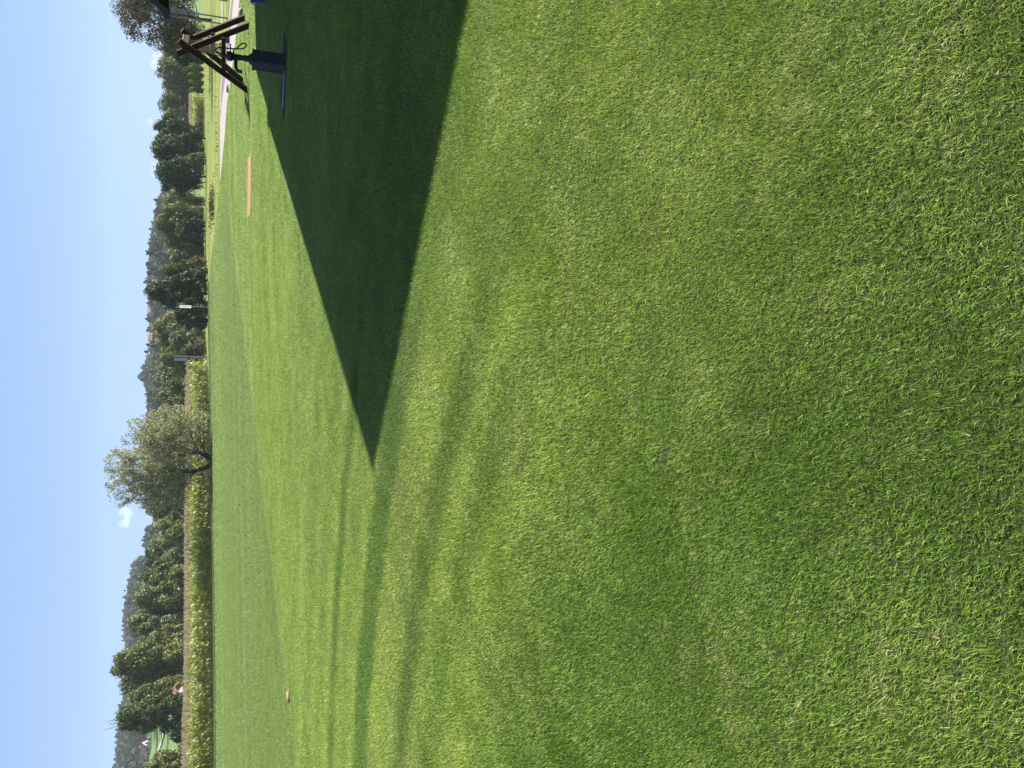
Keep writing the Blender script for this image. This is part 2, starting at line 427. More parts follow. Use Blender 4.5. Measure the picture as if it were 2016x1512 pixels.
# ------------------------------------------------------------------ the ground
def ridge_v(y):
    ys = [-300, 0, 330, 350, 370, 390, 420, 460, 500, 540, 560, 600, 650, 690, 720, 740, 760, 790, 800, 1000, 1040, 1060, 1080, 1110, 1150, 1180, 1200, 1300, 1420, 1450, 1490, 1512, 1800]
    vs = [360, 352, 350, 345, 337, 326, 315, 306, 301, 300, 297, 298, 300, 298, 292, 284, 292, 300, 296, 294, 295, 294, 284, 270, 262, 258, 256, 262, 252, 254, 248, 243, 225]
    return float(np.interp(y, ys, vs))
RIDGE_D = 1000.0
def terrain_z(x, y):
    d = math.hypot(x, y)
    if d < 260 or y < 50: return 0.0
    px, py = proj((x, y, 1.7))
    H = (384 - ridge_v(py)) / 1816.0 * RIDGE_D + 1.7 - 11.0
    t = min(1.0, max(0.0, (d - 260) / (RIDGE_D - 260)))
    z = H * (0.75 * t + 0.25 * t * t * (3 - 2 * t))
    if d > RIDGE_D: z = H - (d - RIDGE_D) * 0.06
    return z
def terrain_hit(px, py):
    d = ray(px, py)
    for k in range(300, 1300, 4):
        q = EYE + d * (k / d.y)
        if q.z <= terrain_z(q.x, q.y): return q
    return EYE + d * (RIDGE_D / d.y)

g = MB()
S = 4500
g.sheet([(-S, -S), (S, -S), (S, S), (-S, S)], -0.03)
tag(g.build('ground', M_MEADOW), 'flat meadow and valley floor spreading away beyond the mown lawn', kind='structure')

# hills
na, nd_ = 150, 40
vs = []; qs = []
for i in range(na):
    az = R(-52 + 92 * i / (na - 1))
    for j in range(nd_):
        d = 262 + (1500 - 262) * j / (nd_ - 1)
        x, y = d * math.sin(az), d * math.cos(az)
        z = terrain_z(x, y)
        vs.append((x, y, z if j else -0.5))
for i in range(na - 1):
    for j in range(nd_ - 1):
        a = i * nd_ + j; qs.append((a, a + nd_, a + nd_ + 1, a + 1))
h = np_mesh('hills', np.array(vs), np.array(qs), M_MEADOW)
tag(h, 'low wooded hills with pasture rising behind the tree belt', kind='structure')

# lawn outline: far edge read from the photo, near part runs round and behind the viewer
LAWN_EDGE = [(425, 1512), (423.5, 1300), (421, 1100), (418, 950), (415, 760), (412.5, 640), (411.5, 560), (414.5, 515), (420, 480), (426, 430), (430, 400), (433, 362), (443.5, 260), (447, 205), (455, 155), (466, 62), (472, 0)]
edge = [G(a, b) for a, b in LAWN_EDGE]
edge = [Vector((edge[0].x - 40, edge[0].y - 22, 0))] + edge + [Vector((edge[-1].x + 14, edge[-1].y - 5.5, 0))]
g = MB()
poly = [(p.x, p.y) for p in edge] + [(60, -30), (-80, -30)]
g.sheet(poly, 0.0)
tag(g.build('lawn_ground', M_LAWN), 'mown lawn with curved mowing swaths', kind='structure')

# road and gravel apron beyond the lawn
def strip(pts, z, name, mat, label):
    g = MB(); g.sheet([(p.x, p.y) for p in pts], z)
    return tag(g.build(name, mat), label, kind='structure')
def ext(a, b, k=0.8):
    return b + (b - a) * k
pn = [G(433.3, 362), G(443.6, 260), G(447.2, 205), G(455.2, 155), G(466.2, 62), G(472, 0)]
pf = [G(460.4, 0), G(454, 60), G(443, 159), G(436.5, 205), G(434, 232), G(433.2, 300)]
ne, fe = ext(pn[-2], pn[-1]), ext(pf[1], pf[0])
strip(pn + [ne, fe] + pf, 0.008, 'path', M_GRAVEL, 'pale pinkish concrete path beyond the lawn')
rn = [p.copy() for p in pf[:4]] + [G(434.6, 215)]
rf = [G(434.2, 215), G(436, 170), G(438.4, 140), G(449.3, 60), G(455.8, 0)]
strip([fe] + rn + rf + [ext(rf[-2], rf[-1])], 0.004, 'road', M_ASPH, 'grey asphalt road behind the pale path')
kf = [G(432.6, 230), G(434.6, 170), G(437.2, 140), G(447.9, 60), G(454.2, 0)]
strip([ext(rf[-2], rf[-1])] + rf[::-1] + kf + [ext(kf[-2], kf[-1])], 0.0, 'road_edge', M_KERB, 'narrow straw coloured verge along the road')
strip([G(436.0, -60), G(438.2, -60), G(438.4, 58), G(436.2, 58)], 0.0, 'path', M_KERB, 'thin pale footpath in the meadow beyond the road')

# ------------------------------------------------------------------ lawn grass (one object of blades)
rng = np.random.default_rng(5)
EDG = np.array([(p.x, p.y) for p in edge])
def in_polygon(x, y, P):
    c = np.zeros(len(x), bool)
    for i in range(len(P)):
        x1, y1 = P[i]; x2, y2 = P[i - 1]
        c ^= ((y1 > y) != (y2 > y)) & (x < (x2 - x1) * (y - y1) / (y2 - y1 + 1e-12) + x1)
    return c
def inside_lawn(x, y): return in_polygon(x, y, poly)
def lawn_pts(n, d0, d1, bias=0.0):
    # uniform over the visible wedge (with a margin for a step to the side)
    u = rng.random(n)
    if bias == 0: d = np.sqrt(d0 * d0 + u * (d1 * d1 - d0 * d0))
    else:
        d = d0 * (d1 / d0) ** u if bias == 2 else d0 + (d1 - d0) * u
    s = rng.uniform(-1, 1, n)
    x = s * (0.53 * d + 1.1)
    return x, d
def hole(x, y):
    k = np.zeros(len(x), bool)
    for poly in HOLES:
        c = np.zeros(len(x), bool); P = poly
        for i in range(len(P)):
            x1, y1 = P[i]; x2, y2 = P[i - 1]
            cond = ((y1 > y) != (y2 > y)) & (x < (x2 - x1) * (y - y1) / (y2 - y1 + 1e-12) + x1)
            c ^= cond
        k |= c
    return k
SANDPIT = [G(487.2, 430), G(493.6, 424), G(495.6, 299), G(488.6, 313)]
SLAB = [G(560, 241), G(552.5, 195), G(559.5, 60), G(566.0, 85)]
_c = sum(SANDPIT, Vector()) / 4
HOLES = [[(_c.x + (p.x - _c.x) * .95, _c.y + (p.y - _c.y) * .93) for p in SANDPIT], [(p.x, p.y) for p in SLAB]]
Vs, Qs, Ts, Rq, Rt = [], [], [], [], []
base = 0
def smooth_noise(x, y, f, seed):
    r_ = np.random.default_rng(seed); out = np.zeros_like(x)
    for k in range(5):
        a = r_.uniform(0, 2 * np.pi); fr = f * r_.uniform(.6, 1.7); ph = r_.uniform(0, 6.28)
        out += np.sin((x * np.cos(a) + y * np.sin(a)) * fr + ph)
    return out / 2.2
def grow(n, d0, d1, ln, wd, seg, bias=0):
    global base
    e0, e1 = d0 * .84, d1 * 1.19                    # feathered ends so that one size of blade melts into the next
    x, y = lawn_pts(int(n * (e1 * e1 - e0 * e0) / (d1 * d1 - d0 * d0)), e0, e1, bias)
    pk = np.clip((y - e0) / (d0 * 1.19 - e0), 0, 1) * np.clip((e1 - y) / (e1 - d1 * .84), 0, 1)
    kp = rng.random(len(x)) < pk; x, y = x[kp], y[kp]
    ok = inside_lawn(x, y) & ~hole(x, y)
    x, y = x[ok], y[ok]; n = len(x)
    ok = smooth_noise(x * 1.0, y, 9.0, 14) * .6 + smooth_noise(x, y, 23.0, 15) * .6 + rng.normal(0, .5, n) < 1.75   # small worn gaps
    x, y = x[ok], y[ok]; n = len(x)
    ang = 2.0 + rng.normal(0, 1.5, n) + 1.0 * smooth_noise(x, y, 1.4, 8) + .8 * smooth_noise(x, y, 7, 18)
    lean = np.clip(rng.normal(0.62, 0.33, n) + 0.16 * smooth_noise(x, y, 5, 9), 0.05, 1.35)
    r_ = rng.random(n); lean = np.where(r_ > .945, 1.42, lean)            # clippings lie flat
    L = ln * rng.uniform(0.5, 1.3, n) * (1 + 0.16 * smooth_noise(x, y, 3.5, 4)); L = np.where(rng.random(n) > .992, L * 1.9, L)
    W = wd * rng.uniform(0.5, 1.3, n)
    dx, dy = np.cos(ang), np.sin(ang)
    tw = rng.normal(0, 0.7, n); ca, sa = np.cos(ang + np.pi / 2 + tw), np.sin(ang + np.pi / 2 + tw)
    sz = rng.normal(0, 0.25, n)
    if seg == 1:
        tipx = x + dx * L * np.sin(lean); tipy = y + dy * L * np.sin(lean); tipz = L * np.cos(lean) + .002
        v = np.empty((n, 3, 3), np.float32)
        v[:, 0] = np.stack([x - ca * W / 2, y - sa * W / 2, -sz * W * .5 + .001], 1); v[:, 1] = np.stack([x + ca * W / 2, y + sa * W / 2, sz * W * .5 + .001], 1)
        v[:, 2] = np.stack([tipx, tipy, tipz], 1)
        Vs.append(v.reshape(-1, 3)); Ts.append(base + np.arange(n * 3).reshape(n, 3)); Rt.append(r_); base += n * 3
    else:
        l1 = lean * 0.8; l2 = np.minimum(lean * 1.22, 1.5)
        mx = x + dx * L * .55 * np.sin(l1); my = y + dy * L * .55 * np.sin(l1); mz = L * .55 * np.cos(l1)
        tx = mx + dx * L * .45 * np.sin(l2); ty = my + dy * L * .45 * np.sin(l2); tz = mz + L * .45 * np.cos(l2)
        v = np.empty((n, 5, 3), np.float32)
        v[:, 0] = np.stack([x - ca * W / 2, y - sa * W / 2, 0 * x], 1); v[:, 1] = np.stack([x + ca * W / 2, y + sa * W / 2, 0 * x], 1)
        v[:, 2] = np.stack([mx + ca * W * .42, my + sa * W * .42, mz + sz * W * .4], 1); v[:, 3] = np.stack([mx - ca * W * .42, my - sa * W * .42, mz - sz * W * .4], 1)
        v[:, 4] = np.stack([tx, ty, tz], 1)
        Vs.append(v.reshape(-1, 3)); o = base + np.arange(n)[:, None] * 5
        Qs.append(o + np.array([[0, 1, 2, 3]])); Ts.append(o + np.array([[3, 2, 4]])); Rq.append(r_); Rt.append(r_); base += n * 5
grow(480000, 0.7, 3.0, 0.019, 0.0018, 2)
grow(480000, 3.0, 5.6, 0.023, 0.0027, 2)
grow(600000, 5.6, 11.0, 0.024, 0.0034, 1)
grow(560000, 11.0, 24.0, 0.031, 0.0060, 1)
grow(320000, 24.0, 60.0, 0.045, 0.016, 1)
grow(150000, 60.0, 116.0, 0.075, 0.05, 1)
# uncut fringe along the far edge
n = 60000
i_ = rng.integers(0, 7, n); f_ = rng.random(n)[:, None]
pp = EDG[i_] * (1 - f_) + EDG[i_ + 1] * f_; e_ = EDG[i_ + 1] - EDG[i_]; e_ /= np.linalg.norm(e_, axis=1, keepdims=True)
nn_ = np.stack([-e_[:, 1], e_[:, 0]], 1); pp = pp + nn_ * (rng.random(n) ** 2 * 1.3 - .5)[:, None]
hh = rng.uniform(.05, .20, n); a_ = rng.uniform(0, 6.28, n); v = np.empty((n, 3, 3), np.float32)
v[:, 0] = np.stack([pp[:, 0] - np.cos(a_) * .016, pp[:, 1] - np.sin(a_) * .016, 0 * hh], 1); v[:, 1] = np.stack([pp[:, 0] + np.cos(a_) * .016, pp[:, 1] + np.sin(a_) * .016, 0 * hh], 1)
v[:, 2] = np.stack([pp[:, 0] + rng.normal(0, .05, n), pp[:, 1] + rng.normal(0, .05, n), hh], 1)
Vs.append(v.reshape(-1, 3)); Ts.append(base + np.arange(n * 3).reshape(n, 3)); Rt.append(rng.random(n) * .9); base += n * 3
V = np.concatenate(Vs); Q = np.concatenate(Qs); T = np.concatenate(Ts)
o = np_mesh('lawn_grass', V, Q, M_BLADE, np.concatenate(Rq + Rt), T)
tag(o, 'short mown grass blades covering the lawn', 'grass', kind='stuff')
del Vs, Qs, Ts, V, Q, T

# ------------------------------------------------------------------ foliage makers
def leaf_quads(rng, pos, nrm, L, W, axis=None, axmix=0.0):
    n = len(pos)
    rv = rng.normal(size=(n, 3))
    if axis is not None: rv = rv * (1 - axmix) + axis * axmix * 1.6
    nrm = nrm / (np.linalg.norm(nrm, axis=1, keepdims=True) + 1e-9)
    t = rv - nrm * np.sum(rv * nrm, axis=1, keepdims=True); t /= (np.linalg.norm(t, axis=1, keepdims=True) + 1e-9)
    b = np.cross(nrm, t)
    l = (L * rng.uniform(.6, 1.35, n))[:, None] * .5; w_ = (W * rng.uniform(.6, 1.35, n))[:, None] * .5
    v = np.empty((n, 4, 3), np.float32)
    v[:, 0] = pos - t * l; v[:, 1] = pos + b * w_ - t * l * .1; v[:, 2] = pos + t * l; v[:, 3] = pos - b * w_ + t * l * .1
    return v.reshape(-1, 3), np.arange(n * 4).reshape(n, 4)
def sph(rng, n):
    v = rng.normal(size=(n, 3)); return v / np.linalg.norm(v, axis=1, keepdims=True)
def crown_points(rng, W, D, H, z0, n, style):
    """leaf positions and outward normals for a crown W x D x H whose foot is at z0"""
    lobes = []
    K = {'round': 20, 'tall': 24, 'ragged': 30, 'cone': 36, 'bush': 12, 'wisp': 26}[style]
    for k in range(K):
        u = (k + .5) / K; zz = u
        if style == 'cone': rr = (1 - u) ** 0.8 * .5 + .05
        elif style == 'tall': rr = .5 * math.sin(math.pi * min(.97, .22 + .72 * u)) ** .6
        elif style == 'bush': rr = .5 * math.cos(u * 1.35) ** .6
        elif style == 'wisp': rr = .5 * math.sin(math.pi * min(.93, .16 + .77 * u)) ** .6
        else: rr = .5 * math.sin(math.pi * (.20 + .67 * u)) ** .55
        lr = {'round': .18, 'tall': .20, 'ragged': .14, 'cone': .12, 'bush': .26, 'wisp': .12}[style] * rng.uniform(.55, 1.4)
        a = k * 2.399 + rng.uniform(-.5, .5); rad = max(0, rr - lr * .75) * rng.uniform(.55, 1.08)
        c = np.array([math.cos(a) * rad * W, math.sin(a) * rad * D, z0 + (lr * .6 + zz * (1 - lr * 1.1)) * H])
        s = np.array([W * lr, D * lr, min(H * lr * 1.0, W * lr * 1.25)])
        if style == 'tall': s[2] *= 1.25
        if style == 'wisp': s *= np.array([1, 1, 1.7])
        lobes.append((c, s))
        for q in range(4 if style != 'bush' else 3):
            d = sph(rng, 1)[0]; d[2] = abs(d[2]) * .8 - .1
            lobes.append((c + d * s * .85, s * rng.uniform(.35, .6)))
    wts = np.array([np.prod(s) ** (2 / 3) for c, s in lobes]); wts /= wts.sum()
    pick = rng.choice(len(lobes), n, p=wts)
    C = np.array([c for c, s in lobes])[pick]; S_ = np.array([s for c, s in lobes])[pick]
    d = sph(rng, n); rr = rng.beta(7, 1.5, n)[:, None] * (1.05 if style in ('round', 'bush', 'tall') else 1.22)
    rr = np.where(rng.random((n, 1)) < .10, rr * rng.uniform(1.0, 1.38, (n, 1)), rr)
    p = C + d * S_ * rr
    ok = p[:, 2] > z0 * .6 + .05
    return p[ok], d[ok], [l[0] for l in lobes[::5 if style != 'bush' else 4]]
def limbs(mb, z0, H, r0, tips, rng, lean=0.0, start=(0, 0)):
    top = z0 + H * .55
    tr = [Vector((start[0], start[1], -.1)), Vector((start[0] + lean * .3, start[1] + .05, z0 * .6)), Vector((lean * .6, 0, z0 + H * .22)), Vector((lean, 0, top))]
    mb.tube(tr, [r0 * 1.25, r0, r0 * .72, r0 * .3], 8)
    for t in tips:
        t = Vector(t); f = min(.95, max(.3, (t.z - z0 * .8) / H))
        zb = z0 * .75 + (t.z - z0 * .75) * .35
        a = Vector((lean * .5, 0, zb))
        mid = a.lerp(t, .5) + Vector((rng.normal() * .25, rng.normal() * .25, -.1 * (t - a).length))
        mb.tube([a, mid, t], [r0 * .38, r0 * .22, r0 * .07], 5, cap=False)
def tree(name, py, hw, top, dist, style, mat, label, cat='tree', n=8000, leaf=(.34, .20), base_frac=.14, group='trees in the belt beyond the lawn', bottom_z=None, lean=0.0, bark=None, seed=None, axis=None, axmix=0.0, twigs=0, trunk=True):
    """tree standing at depth `dist`, centred on photo row py, hw = half width in photo px, top = photo x of its top"""
    rg = np.random.default_rng(seed if seed is not None else int(py * 7 + dist))
    d = ray(top, py); P = EYE + d * (dist / d.y)
    zd = (P - EYE).dot(FWD)
    H = P.z + .0; base = Vector((P.x, P.y, 0)) if bottom_z is None else Vector((P.x, P.y, bottom_z))
    H = P.z - base.z
    if hw >= 18 and style != 'bush': hw = hw * 1.22
    W = 2 * hw / 1568.0 * zd
    z0 = H * base_frac
    root = empty(name, base, label, cat, group)
    p, nr, tips = crown_points(rg, W, W * .9, H - z0, z0, n, style)
    nr = nr + rg.normal(size=nr.shape) * .5; nr[:, 2] += .2
    ax = None if axis is None else np.array(axis, float)
    v, q = leaf_quads(rg, p, nr, leaf[0], leaf[1], ax, axmix)
    c = np_mesh('crown', v, q, mat, rg.random(len(q))); c.parent = root
    if trunk:
        mb = MB(); limbs(mb, z0, H - z0, max(.09, min(.4, H * .02)), tips, rg, lean)
        for k in range(twigs):
            a = rg.uniform(0, 6.28); r_ = rg.uniform(.1, .4) * W
            b0 = Vector((math.cos(a) * r_ * .3, math.sin(a) * r_ * .3, z0)); b1 = Vector((math.cos(a) * r_, math.sin(a) * r_, H * rg.uniform(.6, .92)))
            mb.tube([b0, b0.lerp(b1, .5) + Vector((0, 0, .4)), b1], [.07, .045, .015], 4, cap=False)
        mb.build('trunk', bark or M_BARK, root)
    return root

exec_trees = []
T_ = tree
# right end of the belt (top of the picture), walking left
T_('broadleaf_tree', 12, 62, 232, 96, 'ragged', L_AUT, 'tall rust tinged tree behind the dark eave, nearest the upper frame edge', n=16000, leaf=(.24, .15), base_frac=.16, seed=11)
T_('broadleaf_tree', 78, 34, 318, 112, 'ragged', L_DARK, 'blue green tree between the rust tinged tree and the timber frame', n=7000, leaf=(.26, .16), base_frac=.12, seed=12)
T_('leafy_bush', 84, 26, 333, 104, 'bush', L_YEL, 'yellow green bush directly behind the top of the timber frame', 'bush', n=5000, leaf=(.22, .14), base_frac=.02, seed=13, group='bushes among the belt trees')
T_('leafy_bush', 62, 24, 345, 108, 'bush', L_OLIVE, 'olive bush with a leaning stem right of the timber frame', 'bush', n=4000, leaf=(.22, .14), base_frac=.15, seed=14, group='bushes among the belt trees')
T_('willow_tree', 110, 24, 322, 205, 'ragged', L_GREY, 'grey green willow just under the white cloud, first left of the timber frame', n=6500, leaf=(.5, .28), base_frac=.05)
T_('willow_tree', 140, 26, 318, 200, 'wisp', L_OLIVE, 'olive willow behind the bright green shrubs, second from the timber frame', n=7500, leaf=(.5, .26), base_frac=.05)
T_('willow_tree', 172, 24, 323, 206, 'ragged', L_GREY, 'grey willow with pale patches behind the end of the bright shrubs', n=6500, leaf=(.5, .28), base_frac=.05)
T_('willow_tree', 203, 26, 318, 200, 'round', L_OLIVE, 'rounded olive willow behind the small maize plot', n=7500, leaf=(.5, .28), base_frac=.05)
T_('willow_tree', 236, 22, 326, 198, 'ragged', L_GREY, 'low grey willow between the rounded olive willow and the dark oak group', n=6000, leaf=(.5, .28), base_frac=.05)
T_('oak_tree', 262, 30, 305, 150, 'ragged', L_DARK, 'dark green oak over the far end of the small maize plot', n=16000, leaf=(.36, .22), base_frac=.04)
T_('oak_tree', 300, 34, 306, 146, 'ragged', L_DARK, 'tallest dark oak behind the row of pale fence posts', n=17000, leaf=(.36, .22), base_frac=.03)
T_('oak_tree', 340, 34, 312, 143, 'round', L_DEEP, 'dark round oak at the edge of the sunlit meadow gap', n=11000, leaf=(.36, .22), base_frac=.04)
T_('leafy_bush', 312, 15, 367, 138, 'bush', L_OLIVE, 'small olive bush in front of the dark oaks beside the fence', 'bush', n=1800, leaf=(.3, .18), base_frac=.05, group='bushes among the belt trees')
T_('leafy_bush', 394, 8, 380, 150, 'bush', L_DARK, 'tiny dark bush in the sunlit meadow gap', 'bush', n=700, leaf=(.3, .18), base_frac=.03, group='bushes among the belt trees')
T_('birch_tree', 398, 26, 326, 158, 'wisp', L_GREY, 'thin birch with pale bare twigs left of the sunlit gap', n=5000, leaf=(.34, .2), base_frac=.12, bark=M_BARKG, twigs=26)
T_('birch_tree', 432, 32, 316, 150, 'wisp', L_OLIVE, 'feathery olive birch with yellowing crown under the hill crest', n=12000, leaf=(.36, .2), base_frac=.05, bark=M_BARKG, twigs=18)
T_('willow_tree', 470, 26, 328, 152, 'ragged', L_OLIVE, 'olive willow between the feathery birch and the pale stemmed willow', n=8000, leaf=(.38, .22), base_frac=.03)
T_('willow_tree', 503, 22, 336, 150, 'ragged', L_GREY, 'pale stemmed grey willow next to the yellow crowned tree', n=6000, leaf=(.38, .22), base_frac=.03)
T_('willow_tree', 450, 22, 348, 147, 'round', L_DARK, 'low dark willow in front of the feathery birch', n=5000, leaf=(.38, .22), base_frac=.02)
T_('yew_tree', 532, 26, 322, 125, 'cone', L_YEL, 'yellow green pointed tree leaning against the big dark conifer', n=9000, leaf=(.32, .16), base_frac=.02)
T_('spruce_tree', 574, 40, 292, 122, 'cone', L_DEEP, 'big dark spreading conifer behind the white sign', n=22000, leaf=(.42, .17), base_frac=.0, axis=(0, 0, -1), axmix=.5)
T_('spruce_tree', 616, 26, 345, 120, 'ragged', L_DEEP, 'dark lower conifer between the white sign and the pale willow', n=9000, leaf=(.40, .18), base_frac=.0)
T_('willow_tree', 652, 32, 304, 150, 'round', L_PALE, 'pale silvery willow between the two signs', n=12000, leaf=(.4, .24), base_frac=.03)
T_('willow_tree', 672, 24, 338, 140, 'ragged', L_GREY, 'low grey willow in front of the pale silvery one', n=6000, leaf=(.38, .22), base_frac=.02)
T_('willow_tree', 702, 24, 318, 158, 'ragged', L_OLIVE, 'dim olive willow behind the grey backed sign', n=7500, leaf=(.4, .24), base_frac=.03)
T_('willow_tree', 690, 18, 358, 136, 'bush', L_YEL, 'small yellow green willow at the foot of the grey backed sign', n=3000, leaf=(.34, .2), base_frac=.02)
T_('willow_tree', 742, 32, 312, 168, 'round', L_GREY, 'grey willow behind the near corner of the maize field', n=9000, leaf=(.44, .26), base_frac=.03)
T_('willow_tree', 776, 28, 318, 150, 'wisp', L_OLIVE, 'upright olive willow touching the lone willow on its right', n=9000, leaf=(.4, .2), base_frac=.03, axis=(0, 0, 1), axmix=.5)
T_('willow_tree', 810, 30, 322, 155, 'wisp', L_OLIVE, 'upright olive willow half hidden behind the lone willow', n=8000, leaf=(.4, .2), base_frac=.03, axis=(0, 0, 1), axmix=.5)
# left of the lone willow
T_('willow_tree', 1002, 30, 300, 170, 'round', L_DARK, 'dark willow just left of the lone willow', n=8000, leaf=(.42, .26), base_frac=.03)
T_('willow_tree', 1040, 26, 312, 160, 'round', L_OLIVE, 'olive willow under the faded pink roof', n=8000, leaf=(.42, .26), base_frac=.03)
T_('leafy_bush', 1052, 24, 326, 140, 'bush', L_OLIVE, 'round domed bush at the tasselled maize edge', 'bush', n=5000, leaf=(.34, .22), base_frac=.0, group='bushes among the belt trees')
T_('willow_tree', 1078, 26, 296, 172, 'ragged', L_GREY, 'grey willow beside the narrow white roof', n=7500, leaf=(.44, .26), base_frac=.03)
T_('leafy_bush', 1092, 22, 334, 140, 'bush', L_GREY, 'grey domed bush left of the round domed bush', 'bush', n=4200, leaf=(.34, .22), base_frac=.0, group='bushes among the belt trees')
T_('willow_tree', 1118, 26, 300, 158, 'round', L_OLIVE, 'plain olive willow between the white roof and the grey crowned pair', n=8000, leaf=(.42, .26), base_frac=.03)
T_('willow_tree', 1152, 26, 298, 150, 'ragged', L_OLIVE, 'olive willow in front of the highest dark wood', n=8000, leaf=(.42, .26), base_frac=.03)
T_('willow_tree', 1186, 32, 264, 150, 'round', L_GREY, 'tall grey crowned willow, right one of the grey crowned pair', n=13000, leaf=(.42, .26), base_frac=.03)
T_('willow_tree', 1226, 32, 262, 148, 'wisp', L_GREY, 'tall grey crowned willow, left one of the grey crowned pair', n=13000, leaf=(.42, .26), base_frac=.03)
T_('alder_tree', 1098, 24, 286, 182, 'ragged', L_DARK, 'dark alder filling the gap behind the two grey bushes', n=8000, leaf=(.5, .3), base_frac=.02)
T_('alder_tree', 1136, 26, 280, 186, 'round', L_DARK, 'dark alder rising behind the two plain olive willows', n=9000, leaf=(.5, .3), base_frac=.02)
T_('alder_tree', 1252, 26, 270, 182, 'ragged', L_OLIVE, 'olive alder behind the dip left of the grey crowned pair', n=9000, leaf=(.5, .3), base_frac=.02)
T_('alder_tree', 1024, 22, 318, 185, 'ragged', L_DARK, 'low dark alder under the faded pink roof', n=6000, leaf=(.5, .3), base_frac=.02)
T_('alder_tree', 1358, 24, 256, 178, 'ragged', L_DARK, 'dark alder between the highest willow and the dark olive poplar', n=8000, leaf=(.5, .3), base_frac=.1)
T_('alder_tree', 722, 22, 326, 182, 'ragged', L_DARK, 'dark alder behind and left of the grey backed sign', n=6000, leaf=(.5, .3), base_frac=.02)
T_('alder_tree', 420, 26, 332, 176, 'ragged', L_DARK, 'dark alder behind the two birches', n=7000, leaf=(.5, .3), base_frac=.02)
T_('alder_tree', 846, 26, 330, 172, 'ragged', L_DARK, 'dark alder seen through the right side of the lone willow', n=7000, leaf=(.5, .3), base_frac=.0)
T_('alder_tree', 892, 28, 326, 176, 'round', L_DARK, 'dark alder right behind the stems of the lone willow', n=7000, leaf=(.5, .3), base_frac=.0)
T_('alder_tree', 936, 28, 322, 172, 'ragged', L_DARK, 'dark alder seen through the left side of the lone willow', n=7000, leaf=(.5, .3), base_frac=.0)
T_('alder_tree', 972, 24, 314, 178, 'round', L_DARK, 'dark alder at the left fringe of the lone willow', n=7000, leaf=(.5, .3), base_frac=.0)
T_('willow_tree', 1266, 28, 292, 143, 'round', L_OLIVE, 'lower olive willow between the grey crowned pair and the highest willow', n=8500, leaf=(.4, .26), base_frac=.03)
T_('willow_tree', 1318, 50, 227, 140, 'round', L_OLIVE, 'highest broad domed willow, sunlit on its right shoulder', n=24000, leaf=(.40, .26), base_frac=.04)
T_('willow_tree', 1286, 24, 272, 146, 'round', L_OLIVE, 'willow on the right shoulder of the highest willow', n=7000, leaf=(.4, .26), base_frac=.04)
T_('leafy_bush', 1352, 20, 306, 134, 'bush', L_OLIVE, 'olive bush above the grey walled house', 'bush', n=4000, leaf=(.34, .2), base_frac=.28, group='bushes among the belt trees')
T_('poplar_tree', 1385, 30, 258, 130, 'ragged', L_OLIVE, 'dark olive poplar above the grey walled house', n=10000, leaf=(.34, .2), base_frac=.26)
tp = T_('poplar_tree', 1418, 30, 230, 122, 'ragged', L_DARK, 'dark poplar with long bare twigs above its top', n=13000, leaf=(.32, .2), base_frac=.04)
mb = MB()
zt = EYE.z + (384 - 240) / 1816 * 122
def tw(px0, py0, px1, py1):
    a = atY(px0, py0, tp.location.y) - Vector(tp.location); b = atY(px1, py1, tp.location.y) - Vector(tp.location)
    mb.tube([a, a.lerp(b, .5) + Vector((.12, 0, 0)), b], [.06, .04, .015], 5)
    for k in range(5):
        q = a.lerp(b, .2 + .15 * k); mb.tube([q, q + Vector((random.uniform(-.4, .4), 0, .5))], [.02, .008], 4)
random.seed(2)
tw(240, 1418, 206, 1421); tw(246, 1428, 202, 1438); tw(236, 1424, 216, 1426)
mb.build('bare_twig', M_BARKG, tp)
T_('maple_tree', 1517, 31, 292, 100, 'round', L_OLIVE, 'leafy bush like maple filling the lower left corner of the belt', n=16000, leaf=(.26, .18), base_frac=.02)
T_('leafy_bush', 1452, 20, 334, 130, 'bush', L_DARK, 'dark rounded bush on the pasture below the red roofed house', 'bush', n=3200, leaf=(.32, .2), base_frac=.0, group='bushes among the belt trees')
T_('leafy_bush', 1438, 16, 338, 128, 'bush', L_GREY, 'grey bush against the tassels next to the dark rounded bush', 'bush', n=2500, leaf=(.32, .2), base_frac=.0, group='bushes among the belt trees')

# bright green clipped shrubs at the end of the small plot
for k, (py, tx) in enumerate([(118, 369), (132, 370), (146, 369), (160, 371), (175, 372)]):
    nm = ['nearest the timber frame', 'second from the timber frame', 'middle one of the five', 'fourth from the timber frame', 'beside the small maize plot'][k]
    T_('clipped_shrub', py, 5.6, tx, 160, 'tall', L_BRIGHT, 'bright green upright shrub, ' + nm, 'shrub', n=2200, leaf=(.26, .16), base_frac=.0, group='row of bright green upright shrubs', seed=40 + k, trunk=False)

